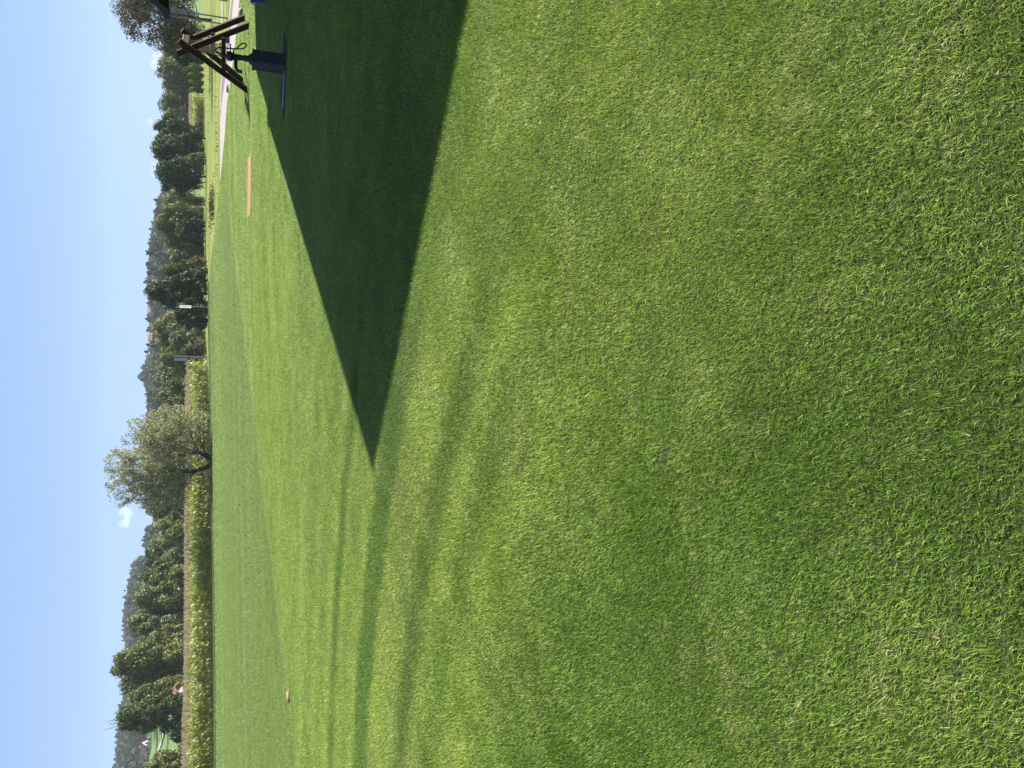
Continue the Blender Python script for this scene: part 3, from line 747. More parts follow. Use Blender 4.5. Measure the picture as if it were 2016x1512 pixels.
# ------------------------------------------------------------------ the lone willow at the lawn edge
def lone_willow():
    rg = np.random.default_rng(77)
    Yd = G(417.5, 915).y + .6
    b = atY(417, 915, Yd); base = Vector((b.x, Yd, 0))
    root = empty('lone_willow', base, 'lone olive willow with many fanned shoots at the lawn edge in front of the maize', 'tree')
    def loc(px, py, dy=0.0): return atY(px, py, Yd + dy) - base
    mb = MB()
    # two leaning stems from one stool
    knees = []
    for pts, r_ in (([(424, 912), (404, 921), (391, 925)], .26), ([(424, 909), (410, 902), (396, 893)], .22), ([(420, 908), (412, 897), (402, 890)], .13)):
        P = [loc(a, c) for a, c in pts]
        mb.tube(P, [r_ * 1.15, r_, r_ * .8], 8); knees.append(P[-1])
    # shoots fan out
    targets = [(212, 925, 0), (208, 905, 0), (225, 890, 1), (240, 868, -1), (258, 852, 1), (278, 838, 0), (300, 822, 1), (330, 806, -1), (352, 796, 1),
               (215, 950, 0), (226, 970, 1), (236, 992, -1), (232, 1002, 0), (262, 985, 1), (290, 1000, 0), (320, 1002, 1), (345, 985, -1), (366, 960, 0), (250, 935, 2), (265, 905, -2),
               (290, 880, 2.5), (310, 860, -2.5), (340, 840, 2), (365, 822, -1), (385, 805, 1), (395, 830, -2), (300, 945, -2.5), (330, 960, 2.2), (275, 960, 2), (375, 855, 2.5), (398, 868, 1), (405, 835, .5), (350, 900, -3), (320, 915, 3)]
    for (a, c, dy) in targets:
        t = loc(a, c, dy); k = knees[0] if c > 905 else knees[1]
        if c < 850 and a > 370: k = knees[2]
        bow = Vector((0, 0, .10 * (t - k).length if c > 870 else .05 * (t - k).length))
        mb.tube([k, k.lerp(t, .35) + bow, k.lerp(t, .72) + bow * .8, t], [.06, .04, .022, .008], 5, cap=False)
    # leafy sprays fill the crown outline read off the photograph
    OUT = [(208, 905), (207, 926), (212, 950), (216, 972), (226, 1000), (262, 990), (276, 1000), (300, 1003), (330, 1004), (360, 1000), (376, 975), (386, 945), (398, 925),
           (404, 900), (412, 880), (414, 850), (412, 818), (398, 803), (372, 797), (345, 793), (318, 800), (300, 812), (284, 818), (268, 826), (255, 824), (252, 842), (246, 858), (232, 880), (216, 892)]
    Ps, Ax = [], []
    cnt = 0
    while cnt < 1080:
        a, c = rg.uniform(204, 416), rg.uniform(790, 1008)
        if not in_poly(a, c, OUT): continue
        cz, cx = (a - 330) / 100.0, (c - 900) / 100.0
        inner = in_poly(330 + (a - 330) * 1.34, 900 + (c - 900) * 1.30, OUT)
        if not inner and rg.random() < .40: continue
        half = 3.2 * math.sqrt(max(.05, 1 - min(1, cz * cz * .7 + cx * cx * .7)))
        t = loc(a, c, rg.uniform(-half, half)); k = knees[0] if c > 905 else knees[1]
        r_ = (t - k).length
        if r_ < 2.6 and rg.random() < .7: continue
        dirv = (t - k).normalized() + Vector(rg.normal(size=3) * .38) + Vector((0, 0, .15)); dirv.normalize()
        ln = rg.uniform(.5, 1.25) * (1.0 if inner else .95)
        s0 = t - dirv * ln * .6; e = t + dirv * ln * .4
        if rg.random() < .35: mb.tube([s0 - dirv * ln * .6, s0, e], [.016, .011, .004], 3, cap=False)
        nn = int((34 if inner else 17) * ln) + 8
        ff = rg.random(nn)
        Ps.append(np.array(s0)[None] + (np.array(e) - np.array(s0))[None] * ff[:, None] + rg.normal(size=(nn, 3)) * .15 * (1.1 - .6 * ff[:, None]))
        Ax.append(np.repeat(np.array(dirv)[None], nn, 0)); cnt += 1
    p = np.concatenate(Ps); ax = np.concatenate(Ax); ok = p[:, 2] > .12; p = p[ok]; ax = ax[ok]
    v, q = leaf_quads(rg, p, rg.normal(size=p.shape) + np.array([.5, -.1, .4]), .24, .09, ax, .5)
    c = np_mesh('crown', v, q, L_WILLOW, rg.random(len(q))); c.parent = root
    mb.build('trunk', M_BARK, root)
lone_willow()

# ------------------------------------------------------------------ far wooded hillside
CLEAR = [[(298, 575), (296, 640), (300, 680), (306, 700), (318, 700), (318, 670), (322, 640), (318, 600), (306, 575)],
         [(283, 1440), (283, 1500), (372, 1512), (372, 1425), (310, 1418), (296, 1438)],
         [(300, 1008), (300, 1040), (330, 1040), (330, 1008)], [(286, 1075), (286, 1100), (306, 1100), (306, 1075)]]
rg = np.random.default_rng(9)
P_, N_, n_forest = [], [], 0
for k in range(9000):
    az = R(rg.uniform(-33, 31)); d = math.sqrt(rg.uniform(430 ** 2, 1015 ** 2))
    if rg.random() < .25: d = rg.uniform(930, 1010)
    x, y = d * math.sin(az), d * math.cos(az); z = terrain_z(x, y)
    px, py = proj((x, y, z + 3))
    if py < 330: continue
    if any(in_poly(px, py, c) for c in CLEAR): continue
    if any(in_poly(px - 4, py, c) for c in CLEAR) and rg.random() < .8: continue
    hh = rg.uniform(8, 14); rr = hh * rg.uniform(.28, .42)
    if 560 < py < 700 and d > 700: hh *= .6; rr *= .8
    conif = rg.random() < (.5 if py > 1380 else .12)
    n = 64
    dd = sph(rg, n); s = rg.uniform(.75, 1.05, n)[:, None]
    if conif:
        u = rg.random(n); q = dd.copy(); q[:, 2] = 0; q /= np.linalg.norm(q, axis=1, keepdims=True) + 1e-6
        p = np.concatenate([q[:, :2] * (rr * .75 * (1 - u))[:, None], (hh * 1.15 * u)[:, None]], 1)
        nr = q + np.array([0, 0, .5])
    else:
        p = dd * s * np.array([rr, rr, hh * .42]) + np.array([0, 0, hh * .58]); nr = dd
    P_.append(p + np.array([x, y, z])); N_.append(nr + rg.normal(size=nr.shape) * .35); n_forest += 1
p = np.concatenate(P_); nr = np.concatenate(N_)
v, q = leaf_quads(rg, p, nr, 2.6, 2.1)
o = np_mesh('hillside_wood', v, q, L_FOREST, rg.random(len(q)))
tag(o, 'distant mixed wood covering the hillside up to the skyline', 'wood', kind='stuff')

# single trees that stand out on the skyline
def far_tree(py, hw, top, label, mat=L_FOREST, style='round', dist=960):
    b = terrain_hit(ridge_v(py) + 4, py)
    T_('skyline_tree', py, hw, top, b.y if dist is None else min(b.y, dist), style, mat, label, n=900, leaf=(2.2, 1.8), base_frac=.12,
       group='trees standing on the skyline', bottom_z=terrain_z(b.x, b.y) - 1)
far_tree(741, 8, 273, 'round crowned skyline tree, highest between the grey backed sign and the lone willow')
far_tree(731, 6, 286, 'small round skyline tree just right of the highest one')
far_tree(711, 5, 286, 'small round skyline tree straight above the grey backed sign')
far_tree(582, 6, 291, 'dark skyline tree above the big conifer, right of the first red roof')
far_tree(597, 6, 291, 'dark skyline tree between the two small red roofs')
far_tree(621, 6, 289, 'round skyline tree left of the second small red roof')
far_tree(686, 8, 292, 'dark skyline tree next to the larger red roofed house', style='cone')

# ------------------------------------------------------------------ houses on the hill
def house(name, px, py, wpx, hpx, roofm, wallm, label, rz=0.0, roof_frac=.55, depth=8.0, dist=None, base_z=None):
    """px = photo x of the house foot"""
    if dist is None: b = terrain_hit(px, py)
    else:
        d = ray(px, py); b = EYE + d * (dist / d.y)
    zd = (b - EYE).dot(FWD); W = wpx / 1568 * zd; H = hpx / 1568 * zd * 1.04
    root = empty(name, (b.x, b.y, b.z), label, 'house', 'houses on the hillside', rz)
    wh = H * (1 - roof_frac); D = min(depth, W * 1.2)
    m = MB(); m.prism([(-W / 2, -D / 2), (W / 2, -D / 2), (W / 2, D / 2), (-W / 2, D / 2)], -3, wh)
    m.add([(-W / 2, -D / 2, wh), (-W / 2, D / 2, wh), (-W / 2, 0, H * .97)], [(0, 1, 2)]); m.add([(W / 2, -D / 2, wh), (W / 2, D / 2, wh), (W / 2, 0, H * .97)], [(0, 2, 1)])
    m.build('wall', wallm, root)
    r_ = MB(); o_ = .5; e = wh - .25
    for s in (-1, 1):
        r_.add([(-W / 2 - o_, s * (D / 2 + o_), e), (W / 2 + o_, s * (D / 2 + o_), e), (W / 2 + o_, 0, H), (-W / 2 - o_, 0, H),
                (-W / 2 - o_, s * (D / 2 + o_), e - .25), (W / 2 + o_, s * (D / 2 + o_), e - .25), (W / 2 + o_, 0, H - .25), (-W / 2 - o_, 0, H - .25)],
               [(0, 1, 2, 3), (7, 6, 5, 4), (0, 4, 5, 1), (1, 5, 6, 2), (2, 6, 7, 3), (3, 7, 4, 0)])
    rf_ = r_.build('roof', roofm, root)
    c = MB(); cs = min(.8, W * .07); c.box((W * .2, .4, H + cs * .3), (cs, cs, cs * 1.9)); c.build('chimney', M_GREYWALL, rf_)
    for k in (-.28, .0, .28):
        w_ = MB(); w_.box((W * k, -D / 2 - .02, wh * .55), (min(1.3, W * .14), .08, min(1.4, wh * .45))); w_.build('window', M_GLASS, root)
    return root
hs = house('farmhouse', 296, 1474, 33, 17, M_REDROOF, M_WHITEWALL, 'white farmhouse with a long red roof on the pasture behind the poplar', rz=R(-14), roof_frac=.62, depth=9)
for k in (-.12, .08):
    dm = MB(); dm.box((k * 12, -1.0, 5.6), (1.0, 1.0, .9)); dm.build('dormer', M_ROOFD, hs)
house('hill_house', 307, 664, 18, 14, M_REDROOF, M_WHITEWALL, 'larger red roofed house on the skyline above the pale silvery willow', rz=R(25), depth=10)
house('hill_house', 300, 609, 12, 9, M_PINKROOF, M_WHITEWALL, 'small red roofed house on the skyline beside the white cloud', rz=R(5))
house('hill_house', 300, 589, 7, 7, M_PINKROOF, M_WHITEWALL, 'tiny red roofed house on the skyline right of the white cloud', rz=R(-20))
house('hill_house', 302, 684, 10, 9, M_GREYWALL, M_WHITEWALL, 'grey roofed pale house on the skyline left of the larger red roofed house', rz=R(10))
house('hill_house', 297, 641, 10, 7, M_GREYWALL, M_WHITEWALL, 'low grey roofed house on the skyline at the end of the hill pasture')
house('hill_house', 321, 1024, 20, 17, M_PINKROOF, M_PINKROOF, 'faded pink roofed house among trees left of the lone willow', rz=R(30), dist=420)
house('hill_house', 307, 1086, 16, 10, M_WHITEWALL, M_GREYWALL, 'house with a narrow white roof among the dark hillside trees', rz=R(-35), dist=430)
house('village_house', 352, 1368, 20, 10, M_REDROOF, M_GREYWALL, 'grey walled house glimpsed through the poplars above the tassels', rz=R(-8), roof_frac=.3, dist=126)
def hall(px, py, wpx, hpx, label):
    b = terrain_hit(px, py); zd = (b - EYE).dot(FWD); W = wpx / 1568 * zd; H = hpx / 1568 * zd
    root = empty('flat_roofed_hall', b, label, 'building', 'houses on the hillside')
    m = MB(); m.prism([(-W / 2, -5), (W / 2, -5), (W / 2, 5), (-W / 2, 5)], -6, H); m.build('wall', M_GREYWALL, root)
    m = MB(); m.prism([(-W / 2 - .4, -5.4), (W / 2 + .4, -5.4), (W / 2 + .4, 5.4), (-W / 2 - .4, 5.4)], H, H + .5); m.build('roof', M_STEEL, root)
    for k in range(4):
        w_ = MB(); w_.box((W * (-.36 + .24 * k), -5.02, H * .5), (1.4, .1, 1.2)); w_.build('window', M_GLASS, root)
hall(302, 533, 13, 9, 'flat roofed grey hall on the skyline nearest the yellow crowned tree')
hall(299, 571, 9, 5, 'pale flat roofed hall on the skyline above the big conifer')
wl = MB(); a = terrain_hit(311, 678); b = terrain_hit(317, 700)
wl.beam(a, b, .8, 3.0, Vector((0, 0, 1)))
tag(wl.build('retaining_wall', M_WHITEWALL), 'pale retaining wall sloping below the larger red roofed house', 'wall')
a, b = terrain_hit(324, 1440), terrain_hit(312, 1480)
t0 = MB(); vv = []
for k in range(9):
    f = k / 8; pp = a.lerp(b, f); z = terrain_z(pp.x, pp.y) + .35
    vv += [(pp.x, pp.y - 2.5, z), (pp.x, pp.y + 2.5, z + .3)]
t0.add(vv, [(2 * k, 2 * k + 2, 2 * k + 3, 2 * k + 1) for k in range(8)])
tag(t0.build('lane', M_KERB), 'pale lane crossing the pasture below the red roofed farmhouse', kind='structure')

# ------------------------------------------------------------------ maize
def maize(name, label, A, B, rows, row_step, back, H, step, seed, tassel=True, nleaf=9):
    rg = np.random.default_rng(seed)
    A = np.array([A.x, A.y]); B = np.array([B.x, B.y]); L = np.linalg.norm(B - A); u = (B - A) / L; back = np.array(back, float)
    V, Q, Rr = [], [], []; TV, TQ = [], []
    bv = 0; bt = 0
    for r_ in range(rows):
        n = int(L / step); s = (np.arange(n) + rg.uniform(-.3, .3, n)) * step
        px = A[0] + u[0] * s + back[0] * r_ * row_step + rg.normal(0, .06, n); py = A[1] + u[1] * s + back[1] * r_ * row_step + rg.normal(0, .10, n)
        hh = H * (1 + .05 * smooth_noise(px, py, .25, 5)) * rg.uniform(.88, 1.09, n)
        # stalk
        w_ = .016
        st = np.stack([np.stack([px - w_, py, 0 * px], 1), np.stack([px + w_, py, 0 * px], 1), np.stack([px + w_ * .6, py, hh * .95], 1), np.stack([px - w_ * .6, py, hh * .95], 1)], 1)
        V.append(st.reshape(-1, 3)); Q.append(bv + np.arange(n * 4).reshape(n, 4)); Rr.append(rg.random(n) * .5); bv += n * 4
        k0 = 0 if r_ < 3 else 5
        for k in range(k0, nleaf):
            az = (k % 2) * np.pi + rg.normal(0, .7, n) + .6; zb = hh * (.10 + .80 * k / nleaf) + rg.normal(0, .05, n)
            ln = (.85 - .25 * abs(k / nleaf - .5)) * rg.uniform(.7, 1.15, n); wd = .052 * rg.uniform(.8, 1.25, n)
            cx, sx = np.cos(az), np.sin(az); prev = (px, py, zb)
            rr = rg.random(n) * (1.0 if k > 1 else 1.15)
            pts = [prev, (px + cx * ln * .38, py + sx * ln * .38, zb + ln * .42), (px + cx * ln * .78, py + sx * ln * .78, zb + ln * .38), (px + cx * ln * 1.0, py + sx * ln * 1.0, zb + ln * rg.uniform(-.05, .25, n))]
            ws = [wd, wd * 1.1, wd * .8, wd * .08]
            for i in range(3):
                p0, p1 = pts[i], pts[i + 1]
                q = np.stack([np.stack([p0[0] - sx * ws[i], p0[1] + cx * ws[i], p0[2]], 1), np.stack([p0[0] + sx * ws[i], p0[1] - cx * ws[i], p0[2]], 1),
                              np.stack([p1[0] + sx * ws[i + 1], p1[1] - cx * ws[i + 1], p1[2]], 1), np.stack([p1[0] - sx * ws[i + 1], p1[1] + cx * ws[i + 1], p1[2]], 1)], 1)
                V.append(q.reshape(-1, 3)); Q.append(bv + np.arange(n * 4).reshape(n, 4)); Rr.append(rr); bv += n * 4
        if tassel:
            for k in range(5):
                az = rg.uniform(0, 6.28, n); sp = .0 if k == 0 else .10; tl = rg.uniform(.34, .52, n)
                x1 = px + np.cos(az) * sp; y1 = py + np.sin(az) * sp; z0 = hh * .94; z1 = hh * .94 + tl * (1 if k == 0 else .85); tw_ = .022
                q = np.stack([np.stack([px - tw_, py, z0], 1), np.stack([px + tw_, py, z0], 1), np.stack([x1 + tw_, y1, z1], 1), np.stack([x1 - tw_, y1, z1], 1)], 1)
                TV.append(q.reshape(-1, 3)); TQ.append(bt + np.arange(n * 4).reshape(n, 4)); bt += n * 4
    V = np.concatenate(V); Q = np.concatenate(Q); Rr = np.concatenate(Rr)
    o = np_mesh(name, V, Q, L_CORN, Rr); tag(o, label, 'maize', kind='stuff')
    if tassel:
        TV = np.concatenate(TV); TQ = np.concatenate(TQ)
        t = np_mesh('tassels', TV, TQ, L_TASSEL, rg.random(len(TQ))); t.parent = o; t['kind'] = 'stuff'
    return o
A0 = G(424, 1512) + Vector((-16, -6.0, 0)); B0 = G(413.0, 703)
dirn = (B0 - A0).normalized(); nrmv = Vector((-dirn.y, dirn.x, 0))
A1 = A0 - nrmv * .5; B1 = B0 + nrmv * .2
maize('maize_field', 'ripe maize field with tan tassels along the left half of the lawn edge', A1, B1, 18, .75, (nrmv.x, nrmv.y), 2.45, .21, 21)
g = MB(); q0 = A0 - nrmv * 4; q1 = B0 - nrmv * 4
g.sheet([(q0.x, q0.y), (q1.x, q1.y), (q1.x + nrmv.x * 26, q1.y + nrmv.y * 26), (q0.x + nrmv.x * 26, q0.y + nrmv.y * 26)], -0.012)
tag(g.build('field_soil', M_SOIL), 'brown soil under the maize', kind='structure')
a = atY(398, 268, 165); b = atY(398, 184, 165)
maize('maize_plot', 'small pale green maize plot below the rounded olive willow', Vector((a.x, 165, 0)), Vector((b.x, 165, 0)), 10, .75, (0.2, 1.0), 2.3, .2, 22, tassel=True)

# meadow weeds and flowers along the lawn edge on the right
rg = np.random.default_rng(31)
n = 900
px_ = rg.uniform(404, 430, n); py_ = rg.uniform(60, 560, n)
pts = np.array([tuple(G(a, b)) for a, b in zip(px_, py_)])
lim = np.interp(py_, [0, 205, 232, 362, 400, 430, 480, 515, 560], [426, 428, 430, 430, 428, 424, 418, 412.5, 409])
ok = (px_ < lim) & (smooth_noise(pts[:, 0], pts[:, 1], .12, 4) > -.2)
pts = pts[ok]; hgt = rg.uniform(.03, .18, len(pts)); pts[:, 2] = hgt * .5
nv = rg.normal(size=pts.shape); nv[:, 2] *= .3
v, q = leaf_quads(rg, pts, nv, .24, .10, np.array([0, 0, 1.]), .7)
tag(np_mesh('meadow_weeds', v, q, L_WEED, rg.random(len(q))), 'rough yellowish meadow plants between the lawn and the oaks', 'weeds', kind='stuff')
# dark weedy clump and straw band
n = 420; c0 = G(421, 405)
pp = np.stack([c0.x + rg.normal(0, .9, n), c0.y + rg.normal(0, 1.6, n), rg.uniform(0, .4, n)], 1)
v, q = leaf_quads(rg, pp, rg.normal(size=pp.shape), .28, .12)
tag(np_mesh('nettle_patch', v, q, L_DARK, rg.random(len(q))), 'dark green nettle patch at the meadow side of the lawn edge', 'weeds', kind='stuff')

# ------------------------------------------------------------------ fence by the oaks
root = empty('post_fence', atY(393.5, 338, 150), 'row of pale fence posts under the dark oaks', 'fence'); root.location.z = 0
ol = Vector(root.location)
prev = None
for py in (306.6, 317.5, 337, 347.5, 358, 368.5):
    p = atY(391, py, 150) - ol; p.z = 0
    m_ = MB(); m_.box((p.x, p.y, .62), (.14, .14, 1.25), None, .02); m_.build('fence_post', M_FENCE, root)
wm = MB(); wa = atY(391, 306.6, 150) - ol; wb = atY(391, 368.5, 150) - ol
for z in (.5, .95): wm.tube([(wa.x, -.09, z), (wb.x, -.09, z)], .012, 4)
wm.build('wire', M_STEEL, root)

# ------------------------------------------------------------------ two signs behind the lawn edge
def sign(foot_px, foot_py, y0, y1, x0, x1, label, back, turn):
    Yd = G(foot_px, foot_py).y + .4
    b = atY(foot_px, foot_py, Yd); base = Vector((b.x, Yd, 0))
    root = empty('road_sign', base, label, 'sign', 'signs behind the lawn edge')
    def loc(px, py): return atY(px, py, Yd) - base
    tl = loc(x0, y0); bl = loc(x1, y0); br = loc(x1, y1)
    cx = (tl.x + loc(x0, y1).x) / 2; W = abs(loc((x0 + x1) / 2, y0).x - loc((x0 + x1) / 2, y1).x); zt, zb = tl.z, bl.z
    Wr = W / math.cos(turn); rot = Matrix.Rotation(turn, 3, 'Z'); H = zt - zb
    c = Vector((cx, 0, (zt + zb) / 2))
    m_ = MB(); m_.box(c, (Wr, .05, H), rot, .01); pan = m_.build('sign_panel', M_SIGNB if back else M_SIGNW, root)
    p = MB(); off = rot @ Vector((0, -.07 if back else .07, 0))
    p.tube([(0, off.y * 1.3, -.2), (0, off.y * 1.3, zt - .05 * H if back else zb + H * .9)], .055, 10); p.build('post', M_STEEL, root)
    if back:
        for dx in (-.5, .5): MB().box(c + rot @ Vector((dx * (Wr - .05), -.04, 0)), (.06, .05, H * 1.01), rot).build('frame_bar', M_STEEL, root)
        for dz in (-.5, .5): MB().box(c + rot @ Vector((0, -.044, dz * (H - .05))), (Wr, .05, .07), rot).build('frame_bar', M_STEEL, root)
        MB().box(c + rot @ Vector((.12 * Wr, -.05, 0)), (.10, .06, H * .9), rot).build('frame_bar', M_ASPH, root)
    else:
        rnd = random.Random(4)
        z = .30
        for ln in (.5, .7, .62, .8, .45, .6):
            x = -ln / 2; tx = MB()
            while x < ln / 2:
                wl_ = rnd.uniform(.05, .12); tx.box(c + rot @ Vector(((x + wl_ / 2) * Wr * .9, -.028, z * H)), (wl_ * Wr * .75, .006, H * .035), rot); x += wl_ + .03
            z -= .11
            tx.build('text_line', M_INK, pan)
        for dz in (-.5, .5): MB().box(c + rot @ Vector((0, -.03, dz * (H - .04))), (Wr, .03, .04), rot).build('frame_bar', M_STEEL, root)
    return root
sign(412.5, 605, 600.5, 606.5, 353, 377, 'narrow white sign board on a grey post before the big dark conifer', False, R(58))
sign(414, 703, 699, 711, 342.5, 369, 'grey backed sign board on a thin post at the corner of the maize', True, R(8))

# ------------------------------------------------------------------ sand pit and loose stone
g = MB(); g.sheet([(p.x, p.y) for p in SANDPIT], 0.012)
sp = tag(g.build('sand_pit', M_SAND), 'long flat orange sand pit sunk in the lawn', 'sand pit')
def rock(px, py, sx, sy, sz, label, mat=M_ROCK, seed=1):
    p = G(px, py); rg = np.random.default_rng(seed); m_ = MB()
    n = 12; vs = []
    for i, (k, z) in enumerate(((.8, 0), (1, .35), (.85, .75), (.45, 1))):
        for j in range(n):
            a = 2 * math.pi * j / n; r_ = k * (1 + .22 * math.sin(2 * a + seed) + rg.normal(0, .05))
            vs.append((math.cos(a) * r_ * sx / 2, math.sin(a) * r_ * sy / 2, z * sz))
    fs = [tuple(range(n - 1, -1, -1)), tuple(range(3 * n, 4 * n))]
    for i in range(3):
        for j in range(n): fs.append((i * n + j, i * n + (j + 1) % n, i * n + n + (j + 1) % n, i * n + n + j))
    m_.add(vs, fs, True)
    o = m_.build('field_stone', mat); o.location = p
    return tag(o, label, 'stone')
rock(569, 1371, .17, .34, .05, 'small flat tan stone on the lawn near the worn edge')
rock(477.5, 25, .30, .25, .14, 'pale stone by the farther leg of the timber frame', M_KERB, 3)
rock(452.2, 78, .5, .5, .3, 'dark stone on the pale path behind the timber frame', M_ASPH, 5)
rock(450, 175, .5, .3, .12, 'small dark stone lying on the pale path left of the timber frame', M_ASPH, 6)

# ------------------------------------------------------------------ timber frame (two crossed trestles and a ridge)
def timber_frame():
    nl, nr_ = G(486.5, 178), G(490.5, 49); fl, fr_ = G(478, 160), G(482.5, 34)
    base = (nl + nr_ + fl + fr_) / 4; base.z = 0
    root = empty('timber_frame', base, 'dark timber swing frame of two crossed trestles behind the iron pump', 'timber frame')
    def cross(lf, rt, tl, tr):
        """feet on the ground and the tips of the two legs, tips read in the trestle's own plane"""
        ax = (rt - lf).normalized(); nn = Vector((-ax.y, ax.x, 0))
        def onplane(px, py):
            d = ray(px, py); t = (lf - EYE).dot(nn) / d.dot(nn); return EYE + d * t
        return onplane(*tl), onplane(*tr), nn, onplane
    T = .178
    out = {}
    for nm, lf, rt, tips, coll in (('near', nl, nr_, ((352.5, 79), (349.5, 106)), (440, 72, 440, 143)), ('far', fl, fr_, ((358.5, 57), (357, 86)), (419, 62, 419, 110))):
        t1, t2, nn, onp = cross(lf, rt, *tips)
        s = nn * (T * .52)
        a = MB().beam(lf - base - Vector((0, 0, .05)) - s, t1 - base - s, T * 1.02, T, nn, .008); a.build('leg', M_TIMBER, root)
        a = MB().beam(rt - base - Vector((0, 0, .05)) + s, t2 - base + s, T * 1.02, T, nn, .008); a.build('leg', M_TIMBER, root)
        c1, c2 = onp(coll[0], coll[1]), onp(coll[2], coll[3])
        MB().beam(c1 - base - s * 1.95, c2 - base - s * 1.95, .14, .10, nn, .006).build('collar_beam', M_TIMBER, root)
        out[nm] = (lf, rt, t1, t2, nn, onp)
    # the ridge rests in the forks
    def fork(px, py, nm): return out[nm][5](px, py) - base
    r0, r1 = fork(366, 92, 'near'), fork(370, 72, 'far')
    dv = (r1 - r0).normalized()
    MB().beam(r0 - dv * .25, r1 + dv * .25, .20, .16, Vector((0, 0, 1)), .01).build('ridge_beam', M_TIMBER, root)
    q0, q1 = r0 + Vector((0.02, 0, .13)), r1 + Vector((.02, 0, .13))
    MB().beam(q0 - dv * .1, q1 + dv * .1, .15, .04, Vector((0, 0, 1))).build('capping_board', M_TIMBER_PALE, root)
    # hanging rods down to a rail between the far legs
    for k in range(7):
        f = k / 6
        a = r0.lerp(r1, .20 + .66 * f) + Vector((-.05, 0, -.08))
        b = a + Vector((-.02 - .16 * (1 - f), 0, -1.02)); 
        MB().tube([a, b], .018, 8).build('rod', M_POLE_WOOD, root)
    a = r0.lerp(r1, .14) + Vector((-.2, 0, -1.1)); b = r0.lerp(r1, .92) + Vector((-.06, 0, -1.1))
    MB().beam(a, b, .07, .06, Vector((0, 0, 1)), .004).build('rail', M_TIMBER, root)
    # seat plank low down between the legs
    a = (nl.lerp(nr_, .36) - base); b = (fl.lerp(fr_, .36) - base)
timber_frame()

# ------------------------------------------------------------------ hand pump on its stone
def pump():
    Yd = G(563.5, 126).y + .19
    b = atY(562, 126.5, Yd); base = Vector((b.x, Yd, 0))
    # plinth
    ztop = atY(497.5, 119, Yd - .15).z
    pl = empty('stone_plinth', base, 'square grey stone block carrying the iron pump', 'plinth')
    rz = R(14); rot = Matrix.Rotation(rz, 3, 'Z'); Wp = .285
    MB().box((0, 0, ztop / 2 - .02), (Wp, Wp, ztop - .02), rot, .008).build('block', M_STONE, pl)
    MB().box((0, 0, ztop - .018), (Wp * 1.06, Wp * 1.06, .035), rot, .006).build('cap_slab', M_STONE, pl)
    def loc(px, py, dy=0.0): return atY(px, py, Yd + dy) - base
    pb = Vector((loc(497, 117).x, 0, ztop)); pw = base + pb
    root = empty('hand_pump', pw, 'black cast iron hand pump with a looped lever on the grey block', 'pump')
    def L(px, py, dy=0.0): return atY(px, py, Yd + dy) - pw
    Hc = L(446, 112).z
    prof = [(.125, 0), (.125, .015), (.105, .02), (.10, .045), (.075, .055), (.062, .085), (.058, .12), (.066, .125), (.066, .145), (.056, .15), (.052, Hc * .45), (.062, Hc * .46), (.062, Hc * .5), (.056, Hc * .52),
            (.058, Hc * .72), (.080, Hc * .78), (.092, Hc * .84), (.090, Hc * .95), (.075, Hc), (.02, Hc + .012)]
    MB().lathe((0, 0, 0), prof, 24).build('body', M_IRON, root)
    # spout to the left
    sp0 = L(464, 121); sp1 = L(464, 134); sp2 = L(468, 140); sp3 = L(477, 143)
    for q in (sp0, sp1, sp2, sp3): q.y = -.02
    MB().tube([Vector((-.03, -.02, sp1.z)), sp1, sp2, sp3], [.036, .036, .034, .036], 12).build('spout', M_IRON, root)
    # fork and bracket to the right
    br = L(459.5, 98); br.y = 0
    MB().beam(Vector((.04, 0, br.z)), br, .026, .03).build('bracket', M_IRON, root)
    # lever: up from the head, over, and straight down to a loop
    pts = [L(447, 111), L(437, 109), L(429, 106), L(424.5, 101), L(425, 96.5), L(431, 95), L(444, 96), L(455, 97), L(466, 97)]
    for i, q in enumerate(pts): q.y = -.03
    rad = [.022, .022, .020, .018, .017, .016, .014, .013, .016]
    MB().tube(pts, rad, 10).build('lever', M_IRON, root)
    ring = [L(a, c) for a, c in ((466, 97), (471, 91), (477, 86.5), (483, 87), (486, 89.5), (483, 94), (478, 97), (471, 97.5), (466, 97))]
    for q in ring: q.y = -.03
    MB().tube(ring, .013, 8).build('grip', M_IRON, root)
    c1, c2 = L(453.5, 88), L(453.5, 102)
    for q in (c1, c2): q.y = -.03
    MB().tube([c1, c1.lerp(c2, .3), c1.lerp(c2, .5), c1.lerp(c2, .7), c2], [.016, .010, .018, .010, .016], 8).build('cross_pin', M_IRON, root)
    rod = [L(432, 107), L(446, 113)]
    for q in rod: q.y = -.0
    MB().tube(rod, .012, 8).build('plunger_rod', M_IRON, root)
pump()
# paved drain round the plinth
sl = empty('paved_drain', (0, 0, 0), 'narrow grey paved drain with a slotted grating at the foot of the plinth', 'drain')
cen = sum((Vector((p.x, p.y, 0)) for p in SLAB), Vector()) / 4; sl.location = cen
P4 = [Vector((p.x, p.y, 0)) - cen for p in SLAB]
MB().prism([(p.x, p.y) for p in P4], -.05, .008).build('slab', M_PAVE, sl)
mb = MB()
for k in range(22):
    f = .10 + .032 * k
    a = P4[0].lerp(P4[3], f).lerp(P4[1].lerp(P4[2], f), .22); b = P4[0].lerp(P4[3], f).lerp(P4[1].lerp(P4[2], f), .42)
    mb.beam((a.x, a.y, .018), (b.x, b.y, .018), .035, .016, Vector((0, 0, 1)))
mb.build('grating', M_STEEL, sl)

